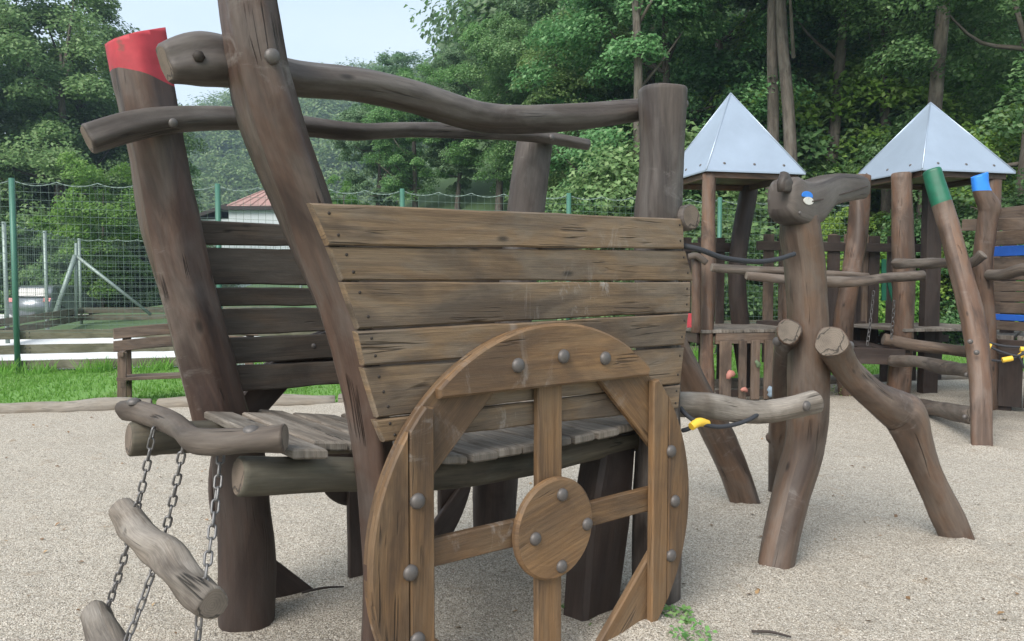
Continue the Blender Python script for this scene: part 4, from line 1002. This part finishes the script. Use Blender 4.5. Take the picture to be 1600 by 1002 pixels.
log('knee_knob', [at(1221, 690, 4.95), at(1207, 686, 4.97), at(1200, 690, 4.98)], [.06, .05, .025], horse, 'horse', 'horse', seed=66, n=8, k=12, lump=.1, bev=.2)
yl = [at(x, y, Y) for x, y, Y in ((1015, 470, 4.75), (1060, 558, 4.9), (1102, 640, 5.0), (1138, 715, 5.1), (1168, 795, 5.17), (1176, 815, 5.2))]
log('hind_leg', yl, [.10, .10, .100, .100, .094, .09], horse, 'horse', 'endgrey', seed=67, n=30, k=16, lump=.07)
for px, Y, n_ in (((1329, 541), 4.0, (.7, -.7, 0)), ((1214, 534), 4.12, (-.8, -.6, 0))): stud('bolt', BOLT, at(*px, Y), n_, .026, horse)
log('shaft', [W(.70, .24, .955), W(.86, .20, .93)] + [W(*(lambda q: (q[0], v, q[1]))(wp(x, y, v))) for x, y, v in ((1100, 633, .14), (1150, 641, .08), (1190, 644, .02), (1235, 638, -.05), (1276, 628, -.10))], [.055, .058, .062, .062, .06, .056, .058], horse, 'grey', 'endgrey', seed=71, n=38, k=16, lump=.07)
stud('bolt', BOLT, W(*(lambda q: (q[0], -.145, q[1]))(wp(1262, 635, -.15))), NEAR, .026, horse)
rein = thing('rein_rope', 'black rein rope sagging from the wagon front to the neck of the log horse', 'rope', W(.85, .10, 1.66))
tube('rope', [W(.83, .14, 1.67)] + [W(*(lambda q: (q[0], v, q[1]))(wp(x, y, v))) for x, y, v in ((1090, 389, .06), (1130, 403, .03), (1180, 409, .01), (1215, 405, .0), (1241, 397, .0))], .0125, rein, 'rope')
trace = thing('trace_rope', 'black rope with a yellow connector under the grey wagon shaft', 'rope', W(.9, .1, .8))
tp_ = lambda L_: [W(*(lambda q: (q[0], v, q[1]))(wp(x, y, v))) for x, y, v in L_]
tube('rope', tp_([(1062, 636, .14), (1072, 648, .10), (1090, 660, .06), (1120, 667, .03), (1150, 663, .0), (1172, 655, -.01), (1186, 646, .0)]), .0105, trace, 'rope')
tube('rope', tp_([(1066, 673, .12), (1076, 670, .09), (1092, 661, .06)]), .0105, trace, 'rope')
tube('connector', tp_([(1080, 667, .062), (1092, 660, .058), (1106, 662, .055)]), [.018, .021, .017], trace, 'yellow', 12)

# ================================================================== PLAY TOWERS
def tower(name, F, size, eave, apex, label, postsdef, e1=(.975, .222)):
    e1 = Vector((*e1, 0)).normalized(); e2 = Vector((-e1.y, e1.x, 0)); F = Vector((*F, 0))
    TP = lambda a, b_, z: F + e1 * a + e2 * b_ + Vector((0, 0, z))
    o = thing(name, label, 'play tower', TP(size / 2, size / 2, 0)); S = size
    A = TP(S / 2, S / 2, apex); Cn = [TP(0, 0, eave), TP(S, 0, eave), TP(S, S, eave), TP(0, S, eave)]
    cen = TP(S / 2, S / 2, eave)
    for i in range(4):
        a, b_ = Cn[i], Cn[(i + 1) % 4]; mb = MB(); nn = (b_ - a).cross(A - a).normalized()
        dn = -nn * .004
        mb.v = [a, b_, A, a + dn, b_ + dn, A + dn, a - Vector((0, 0, .018)), b_ - Vector((0, 0, .018))]
        mb.face((0, 1, 2), ((0, 0),) * 3); mb.face((5, 4, 3), ((0, 0),) * 3); mb.face((6, 7, 1, 0), ((0, 0),) * 4)
        rp = link('roof_panel', mb.mesh('roof_panel', [M['roof']]), o)
        for t_ in (.2, .5, .8): stud('bolt', BOLT, a.lerp(b_, t_) + (A - (a + b_) / 2) * .085 + nn * .001, nn, .018, rp)
        ins = lambda p: cen.lerp(p, .88) - Vector((0, 0, .05))
        beam('roof_batten', ins(a), ins(b_), .07, .05, o, 'tower')
    for p in Cn:
        mb = MB(); add_bar(mb, p + Vector((0, 0, .002)), A + Vector((0, 0, .004)), .009, 6); link('ridge_seam', mb.mesh('ridge_seam', [M['roof']]), o)
    mb = MB(); mb.v = [cen.lerp(p, .96) - Vector((0, 0, .012)) for p in Cn]; mb.v += [p + Vector((0, 0, .008)) for p in mb.v]
    for f in ((3, 2, 1, 0), (4, 5, 6, 7), (0, 1, 5, 4), (1, 2, 6, 5), (2, 3, 7, 6), (3, 0, 4, 7)): mb.face(f, ((0, 0), (1, 0), (1, 1), (0, 1)))
    link('ceiling_board', mb.mesh('ceiling_board', [M['tower']]), o)
    for j, (pa, pb, bend, r, m_) in enumerate(postsdef):
        z = [-.2, .7, 1.4, 2.1, eave - .02]; pts = [TP(pa, pb, q) + e1 * (bend * math.sin((q / eave) * 5 + j)) + e2 * (bend * .5 * math.cos(q * 2)) for q in z]
        log('tower_post', pts, [r * 1.05, r, r * .98, r, r * .92], o, m_, seed=90 + j + int(F.x * 10), n=30, k=16, lump=.09)
    return o, TP, e1, e2
t1, P1, e1, e2 = tower('play_tower', (2.365, 9.5), 1.36, 2.86, 3.97, 'left play tower with a shiny metal pyramid roof and climbing holds beside the log horse', [(.10, .12, .0, .088, 'tower'), (1.24, .12, .02, .09, 'tower'), (1.22, 1.22, .15, .125, 'dark'), (.12, 1.22, .03, .10, 'dark')])
t2, P2, f1, f2_ = tower('play_tower', (5.10, 9.7), 1.40, 2.90, 3.90, 'right play tower with a shiny metal pyramid roof behind the green tipped pole', [(-.05, .25, .03, .135, 'tower'), (1.22, .14, .06, .11, 'tower'), (1.22, 1.22, .03, .11, 'dark'), (-.55, .55, .13, .125, 'tower')], e1=(.975, .222))
def deck(o, TP, x0, x1, y0, y1, z, n, m_='grey'):
    for i in range(n):
        a = x0 + (x1 - x0) * i / n; wd = (x1 - x0) / n - .012
        prism('deck_plank', [(0, 0), (wd, 0), (wd, y1 - y0), (0, y1 - y0)], frame(TP(a, y0, z), TP(1, 0, 0) - TP(0, 0, 0), TP(0, 1, 0) - TP(0, 0, 0), (0, 0, -1)), .04, o, m_, grain=(0, 1))
deck(t1, P1, -.02, 1.42, .02, 1.40, .90, 10)
beam('deck_beam', P1(.18, .05, .79), P1(1.40, .05, .79), .13, .05, t1, 'picket')
beam('deck_beam', P1(.05, 1.25, .79), P1(1.40, 1.25, .79), .13, .05, t1, 'dark')
beam('deck_beam', P1(.03, .22, .79), P1(.03, 1.12, .79), .13, .05, t1, 'dark'); beam('deck_beam', P1(1.36, .22, .79), P1(1.36, 1.12, .79), .13, .05, t1, 'dark')
for i, (x, wd) in enumerate(((.29, .155), (.525, .10), (.70, .115), (.885, .12), (1.07, .10))):   # climbing wall boards
    cb = beam('climbing_board', P1(x, .0, .02), P1(x, .0, .765), wd, .035, t1, 'picket', up=e1)
beam('ledger_board', P1(.19, .045, .10), P1(1.16, .045, .10), .09, .04, t1, 'dark')
def hold(px, Y, r, m_, seed, stretch=(1, 1)):
    c = at(*px, Y); mb = MB(); rr = random.Random(seed); n, k = 6, 10
    for i in range(n + 1):
        a = math.pi / 2 * i / n
        for j in range(k):
            b_ = 6.283 * j / k; q = r * math.cos(a) * (1 + .3 * math.sin(b_ * 2 + seed) + .2 * math.sin(b_ * 3 + 2 * seed)); mb.v.append(c + e1 * (q * math.cos(b_) * stretch[0]) + Vector((0, 0, q * math.sin(b_) * stretch[1])) - e2 * (r * .8 * math.sin(a)))
    for i in range(n):
        for j in range(k): mb.face((i * k + j, i * k + (j + 1) % k, (i + 1) * k + (j + 1) % k, (i + 1) * k + j), ((0, 0),) * 4, 0, True)
    return link('climbing_hold', mb.mesh('climbing_hold', [M[m_]]), t1)
hold((1141, 585), 9.50, .055, 'holdred', 1, (.9, 1.2)); hold((1163, 609), 9.55, .040, 'holdred', 2); hold((1184, 569), 9.60, .042, 'holdgreen', 3.7); hold((1206, 613), 9.64, .065, 'holdblue', 4.2, (1.3, .9))
# back and side railings of tower one
def pickets(o, TP, pts, z0, z1, rail_z, wd=.14, m_='picket', jit=.0):
    for i, (a, b_, w_) in enumerate(pts):
        beam('picket', TP(a, b_, z0 + rng.uniform(-jit, jit)), TP(a, b_, z1 + rng.uniform(-jit, jit)), w_, .03, o, m_, up=e1)
pickets(t1, P1, [(.14, 1.36, .16), (.40, 1.36, .14), (.66, 1.36, .17), (.92, 1.36, .13)], .60, 2.12, 0, m_='dark')
beam('railing_rail', P1(-.30, 1.33, 1.98), P1(1.15, 1.33, 1.98), .13, .035, t1, 'dark')
pickets(t1, P1, [(.14, 1.42, .14), (.42, 1.42, .13), (.70, 1.42, .13), (.98, 1.42, .12)], .05, .78, 0, m_='dark')
# handle post at the left of tower one
log('handle_post', [at(1087, 520, 9.4), at(1088, 460, 9.4), at(1088, 404, 9.4)], [.062, .06, .06], t1, 'tower', seed=120, n=10, k=12)
log('handle', [at(1076, 402, 9.33), at(1089, 400, 9.3), at(1104, 411, 9.3)], [.04, .04, .038], t1, 'midgrey', 'endgrey', seed=121, n=10, k=10)
beam('green_bar', at(1097, 418, 9.9), at(1097, 480, 9.9), .05, .03, t1, 'green', up=(1, 0, 0)); beam('red_panel', at(1077, 490, 9.2), at(1077, 512, 9.2), .05, .03, t1, 'red', up=(1, 0, 0))
# bridge between the towers
bridge = thing('log_bridge', 'swinging plank bridge with log handrails and pale pickets between the two play towers', 'bridge', at(1310, 610, 10.2))
def bl(px, Y): return [at(x, y, Y + (x - 1300) / 1209 * Y * .12) for x, y in px]
log('hand_rail', bl([(1112, 418), (1160, 422), (1240, 424), (1290, 428), (1357, 432)], 9.35), [.055, .055, .05, .045, .04], bridge, 'midgrey', 'endgrey', seed=131, n=30, k=12, lump=.1)
log('hand_rail', bl([(1166, 431), (1230, 437), (1290, 440), (1340, 440), (1390, 434), (1443, 430)], 9.20), [.05, .06, .062, .060, .062, .06], bridge, 'midgrey', 'endgrey', seed=132, n=36, k=12, lump=.1)
for i, x in enumerate((1200, 1222, 1246, 1272, 1300, 1325, 1349)):
    Y = 11.1; zt = at(x, 366, Y).z; zb = at(x, 566, Y).z; X = gx(x, Y)
    beam('picket', (X, Y, zb), (X, Y + .01, zt), (.15, .11, .13, .12, .11, .14, .12)[i], .03, bridge, 'picket', up=(1, 0, 0))
beam('railing_rail', at(1182, 384, 11.06), at(1352, 386, 11.06), .13, .035, bridge, 'picket')
beam('railing_rail', at(1182, 508, 11.06), at(1352, 509, 11.06), .13, .035, bridge, 'dark')
for i in range(6):
    x = 1236 + i * 26; a = at(x, 517 + i * 5 - 2, 10.9); b_ = at(x + 30 + i * 3, 541 + i * 1.5, 9.75)
    beam('bridge_plank', a, b_, .05, .17, bridge, 'dark')
beam('bridge_bearer', at(1225, 552, 9.72), at(1412, 558, 9.72), .20, .08, bridge, 'dark')
for a, b_ in (((1365, 455), (1355, 540)), ((1397, 470), (1392, 535)), ((1238, 445), (1246, 525))): chain(at(*a, 9.5), at(*b_, 9.7), bridge, 1.5)
# tower two: deck, dark supports, railing boards
deck(t2, P2, -.10, 1.42, .10, 1.40, .90, 10)
log('deck_beam', [at(1380, 530, 9.75), at(1430, 540, 9.7), at(1480, 546, 9.65), at(1525, 552, 9.7)], [.075, .075, .072, .07], t2, 'picket', seed=140, n=20, k=12)
prism('support_post', [(0, -.15), (.23, -.15), (.23, 2.80), (0, 2.80)], frame(at(1447, 440, 10.3) - Vector((0, 0, 1.5)), f1, (0, 0, 1), f2_), .12, t2, 'dark', grain=(0, 1))  # shade on this post is put into its dark colour
pickets(t2, P2, [(.10, 1.36, .18), (.40, 1.36, .17), (.70, 1.36, .17), (1.0, 1.36, .17)], .50, 2.15, 0, m_='dark')
for x, zt in ((-.30, 2.15), (-.02, 1.98)): beam('picket', P2(x, 1.30, .55), P2(x, 1.30, zt), .19, .03, t2, 'dark', up=f1)
beam('railing_rail', P2(-.55, 1.27, 1.98), P2(1.2, 1.27, 1.98), .12, .035, t2, 'dark')
for i in range(5): beam('dark_underdeck_board', P2(.25 + i * .21, .9, .12), P2(.25 + i * .21, .9, .80), .15, .03, t2, 'dark', up=f1)
beam('skirt_rail', P2(.15, .94, .70), P2(1.3, .94, .70), .10, .04, t2, 'dark')

beam('green_bar', at(1381, 405, 10.6), at(1381, 470, 10.6), .06, .03, t2, 'green', up=(1, 0, 0)); beam('green_bar', at(1402, 492, 10.7), at(1388, 440, 10.7), .05, .03, t2, 'green', up=(1, 0, 0)); beam('blue_block', at(1403, 486, 10.4), at(1403, 506, 10.4), .07, .05, t2, 'navy', up=(1, 0, 0))
# pole ladder in front of tower two
pl = thing('pole_ladder', 'log ladder with a leaning green tipped pole and three log rungs before the right tower', 'ladder', gnd(1533, 700))
gp = [(1533, 706, 6.93), (1533, 640, 7.0), (1531, 580, 7.1), (1520, 500, 7.25), (1502, 430, 7.4), (1482, 350, 7.55), (1468, 305, 7.62), (1456, 266, 7.68)]
mb = MB(); add_log(mb, [at(*q) for q in gp], [.095, .098, .104, .104, .100, .098, .097, .092], seed=150, n=52, k=24, lump=.05, square=.6); full = mb.mesh('pole', [M['tower'], M['end']])
pc = at(1472, 318, 7.6); pnn = (at(1456, 266, 7.68) - at(1482, 350, 7.55)).normalized() + Vector((-.12, 0, .1))
link('pole', cut(full, pc, pnn, False), pl); link('painted_tip', cut(full, pc, pnn, True, [M['green'], M['green']]), pl)
for px, r in ((((1394, 564, 9.5), (1430, 565, 9.0), (1480, 575, 8.1), (1522, 580, 7.30)), .072), (((1400, 632, 9.6), (1440, 636, 8.8), (1480, 642, 8.0), (1521, 650, 7.15)), .085), (((1398, 412, 8.9), (1440, 412, 8.5), (1490, 411, 8.1), (1517, 411, 7.9), (1536, 397, 7.8)), .055)):
    log('rung', [at(*q) for q in px], [r, r, r, r * .95] + ([r] if len(px) == 5 else []), pl, 'midgrey', 'endgrey', seed=int(r * 1000), n=24, k=14, lump=.1)
for x, y, Y in ((1516, 534, 7.05), (1526, 551, 7.0), (1511, 586, 7.2), (1508, 652, 7.1)): stud('bolt', BOLT, at(x, y, Y), (-.3, -1, 0), .024, pl)
mb = MB(); add_log(mb, [at(*q) for q in ((1541, 640, 8.3), (1541, 520, 8.3), (1538, 460, 8.3), (1536, 410, 8.3), (1542, 350, 8.3), (1546, 325, 8.3), (1534, 298, 8.3), (1531, 272, 8.3), (1530, 255, 8.3))], [.10, .10, .10, .095, .095, .11, .088, .086, .086], seed=151, n=50, k=24, lump=.09, square=.6); full = mb.mesh('rear_pole', [M['tower'], M['end']])
link('rear_pole', cut(full, at(1532, 299, 8.3), (0, 0, 1), False), pl)
link('blue_tip', cut(cut(full, at(1532, 299, 8.3), (0, 0, 1), True, [M['blue'], M['blue']]), at(1531, 273, 8.3), (-.35, 0, 1), False, fill=1), pl)

# plank-walled play house at the right edge
ship = thing('plank_play_house', 'brown and blue plank play wall with a raised deck at the right edge', 'play house', at(1600, 620, 8.3))
SA = lambda y, x=1552: at(x, y, 8.75); SB = lambda y: at(1680, y, 7.8)
rows = [(326, 345, 'picket'), (362, 384, 'picket'), (385.5, 401, 'navy'), (402.5, 424, 'picket'), (426, 438, 'picket'), (440, 455, 'picket'), (456, 471, 'picket'), (472.5, 489, 'picket'), (490.5, 500, 'navy'), (501.5, 515, 'picket')]
for i, (y0, y1, m_) in enumerate(rows):
    k = 8.75 / 7.8; a0, a1 = SA(y0), SA(y1); b0, b1 = Vector((gx(1720, 7.6), 7.6, a0.z)), Vector((gx(1720, 7.6), 7.6, a1.z))
    ax_ = (b0 - a0).normalized(); fr = frame(a1, ax_, (0, 0, 1), Vector((-ax_.y, ax_.x, 0))); L_ = (b0 - a0).length; hgt = a0.z - a1.z
    prism('wall_plank', [(0, 0), (L_, 0), (L_, hgt), (0, hgt)], fr, .035, ship, m_, bev=.005, wob=.002 if m_ != 'navy' else 0)
beam('wall_rail', at(1505, 352, 8.85), at(1700, 348, 7.55), .13, .05, ship, 'picket')
prism('corner_post', [(0, -.1), (.14, -.1), (.14, 2.35), (0, 2.35)], frame(Vector((gx(1563, 9.0), 9.0, 0)), (.8, -.6, 0), (0, 0, 1), (.6, .8, 0)), .12, ship, 'dark', grain=(0, 1))
log('wall_log', [at(1526, 428, 8.45), at(1565, 430, 8.0), at(1600, 421, 7.7), at(1650, 420, 7.4)], [.055, .06, .062, .06], ship, 'midgrey', 'endgrey', seed=160, n=16, k=12)
for i in range(7):
    a = Vector((gx(1556, 8.7), 8.7, .905)) + Vector((.22, -.16, 0)) * i; prism('deck_plank', [(0, 0), (.24, 0), (.24, 1.5), (0, 1.5)], frame(a - Vector((.15, .12, 0)), (.81, -.59, 0), (.59, .81, 0), (0, 0, -1)), .05, ship, 'grey', grain=(0, 1))
beam('deck_edge', at(1548, 541, 8.35), at(1700, 552, 7.2), .16, .06, ship, 'dark')
for i in range(9):  # added dark boards paint in the black void under the deck
    a = Vector((gx(1552, 8.7), 8.7, 0)) + Vector((.20, -.15, 0)) * i + Vector((.15, .35, 0)); beam('dark_underdeck_board', a + Vector((0, 0, .05)), a + Vector((0, 0, .80)), .235, .03, ship, 'dark', up=(.8, -.6, 0))
ropes = thing('climbing_net', 'black climbing ropes with yellow connectors hanging at the right edge', 'climbing net', at(1590, 560, 7.6))
for L_ in ([(1542, 535, 7.6), (1570, 541, 7.5), (1605, 543, 7.4), (1640, 545, 7.3)], [(1543, 540, 7.6), (1565, 550, 7.5), (1590, 556, 7.4), (1602, 547, 7.4)], [(1548, 563, 7.5), (1572, 564, 7.45), (1592, 556, 7.4), (1612, 548, 7.35)], [(1592, 556, 7.4), (1605, 580, 7.4), (1640, 600, 7.3)]):
    tube('rope', [at(*q) for q in L_], .011, ropes, 'rope')
for a, b_ in (((1566, 563), (1582, 560)), ((1592, 558), (1604, 549)), ((1542, 540), (1549, 542)), ((1594, 546), (1606, 546))): tube('connector', [at(*a, 7.42), at(*b_, 7.40)], .026, ropes, 'yellow', 10)

# ================================================================== SMALL GROUND DETAIL
def weed(px, n, r, label, h=.05):
    c = gnd(*px); P, Nn, S = [], [], []
    for i in range(n):
        a, q = rng.uniform(0, 6.28), r * math.sqrt(rng.random()); P.append((c.x + q * math.cos(a), c.y + q * math.sin(a), rng.uniform(.008, h))); Nn.append((rng.gauss(0, .4), rng.gauss(0, .4) - .2, 1)); S.append(rng.uniform(.018, .036))
    o = link('weed', leaves_mesh('weed', np.array(P), np.array(Nn), np.array(S), [M['leaf']])); o['label'] = label; return stuff(o)
weed((1056, 968), 60, .075, 'low green weed growing at the foot of the wheel on its right'); weed((1082, 1002), 55, .10, 'weed patch at the bottom edge right of the wheel')
weed((898, 955), 22, .07, 'sparse tiny weed inside the wheel beside the dark leg'); weed((925, 975), 14, .05, 'tiny weed right at the base of the dark leg', .03)
weed((1330, 618), 90, .30, 'green weed tuft on the gravel under the bridge', .14); weed((1292, 617), 40, .15, 'small weed tuft left of the larger one under the bridge', .12)
# loose stones
def pebbles():
    ico = [(-.53, 0, .85), (.53, 0, .85), (-.53, 0, -.85), (.53, 0, -.85), (0, .85, .53), (0, .85, -.53), (0, -.85, .53), (0, -.85, -.53), (.85, .53, 0), (-.85, .53, 0), (.85, -.53, 0), (-.85, -.53, 0)]
    fc = [(0, 4, 1), (0, 9, 4), (9, 5, 4), (4, 5, 8), (4, 8, 1), (8, 10, 1), (8, 3, 10), (5, 3, 8), (5, 2, 3), (2, 7, 3), (7, 10, 3), (7, 6, 10), (7, 11, 6), (11, 0, 6), (0, 1, 6), (6, 1, 10), (9, 0, 11), (9, 11, 2), (9, 2, 5), (7, 2, 11)]
    N = 15000; ico = np.array(ico); Y = 2.9 + 6 * nr.random(N) ** 1.7; X = (nr.uniform(-.72, .72, N)) * Y; s_ = nr.uniform(.0025, .0055, N)
    sc3 = nr.uniform(.6, 1.3, (N, 1, 3)) * np.array([1, 1, .6]); jit = nr.uniform(.8, 1.2, (N, 12, 1))
    v = ico[None] * sc3 * jit * s_[:, None, None]; v[:, :, 0] += X[:, None]; v[:, :, 1] += Y[:, None]
    zz = np.array([gravel_z(x, y) for x, y in zip(X, Y)]); v[:, :, 2] += zz[:, None] + .001
    f = (np.array(fc)[None] + (np.arange(N) * 12)[:, None, None]).reshape(-1).astype(np.int32)
    me = bpy.data.meshes.new('loose_gravel'); me.vertices.add(N * 12); me.vertices.foreach_set('co', v.reshape(-1)); me.loops.add(len(f)); me.loops.foreach_set('vertex_index', f); me.polygons.add(N * 20)
    me.polygons.foreach_set('loop_start', np.arange(0, len(f), 3, dtype=np.int32)); me.polygons.foreach_set('loop_total', np.full(N * 20, 3, dtype=np.int32))
    m, t, b = mat('pebble'); g = node(t, 'ShaderNodeNewGeometry'); t.links.new(ramp(t, g.outputs['Random Per Island'], [(0, (.18, .16, .14)), (.5, (.44, .40, .34)), (1, (.62, .575, .51))]), b.inputs['Base Color']); b.inputs['Roughness'].default_value = .9
    me.materials.append(m); me.update(calc_edges=True); stuff(link('loose_gravel', me))
pebbles()
m, t, b = mat('dead_leaf'); M['dead'] = m; g = node(t, 'ShaderNodeNewGeometry'); t.links.new(ramp(t, g.outputs['Random Per Island'], [(0, (.10, .06, .03)), (.6, (.22, .12, .05)), (1, (.34, .24, .12))]), b.inputs['Base Color'])
N = 260; Y = 3.0 + 6.5 * nr.random(N) ** 1.2; X = nr.uniform(-.68, .68, N) * Y
stuff(link('fallen_leaves', leaves_mesh('fallen_leaves', np.stack([X, Y, np.array([gravel_z(x, y) + .008 for x, y in zip(X, Y)])], 1), np.stack([nr.normal(0, .3, N), nr.normal(0, .3, N), np.ones(N)], 1), nr.uniform(.012, .038, N), [M['dead']])))
for px, L_, a_ in (((505, 925), .10, .4), ((1205, 995), .08, -.3)):
    c = gnd(*px); o = log('twig', [c + Vector((-L_ * math.cos(a_), -L_ * math.sin(a_), .012)), c + Vector((0, .01, .016)), c + Vector((L_ * math.cos(a_), L_ * math.sin(a_), .010))], [.006, .006, .004], None, 'dark', 'dark', seed=3, n=6, k=6)
    tag(o, 'dark twig on the gravel between the left leg and the wheel' if px[0] < 600 else 'short twig on the gravel at the bottom right of the wheel', 'twig')

# ================================================================== HAZE
mb = MB(); xa, xb, ya, yb, za, zb = -560, 460, -20, 440, -1.5, 165
mb.v = [Vector(p) for p in ((xa, ya, za), (xb, ya, za), (xb, yb, za), (xa, yb, za), (xa, ya, zb), (xb, ya, zb), (xb, yb, zb), (xa, yb, zb))]
for f in ((3, 2, 1, 0), (4, 5, 6, 7), (0, 1, 5, 4), (1, 2, 6, 5), (2, 3, 7, 6), (3, 0, 4, 7)): mb.face(f, ((0, 0),) * 4)
hm = bpy.data.materials.new('haze'); hm.use_nodes = True; t = hm.node_tree; t.nodes.clear()
oo = node(t, 'ShaderNodeOutputMaterial'); pv = node(t, 'ShaderNodeVolumePrincipled'); pv.inputs['Color'].default_value = (.60, .79, 1.0, 1); pv.inputs['Density'].default_value = .0008; pv.inputs['Anisotropy'].default_value = .2
t.links.new(pv.outputs[0], oo.inputs['Volume'])
M['haze'] = hm
stuff(link('haze', mb.mesh('haze', [hm])))
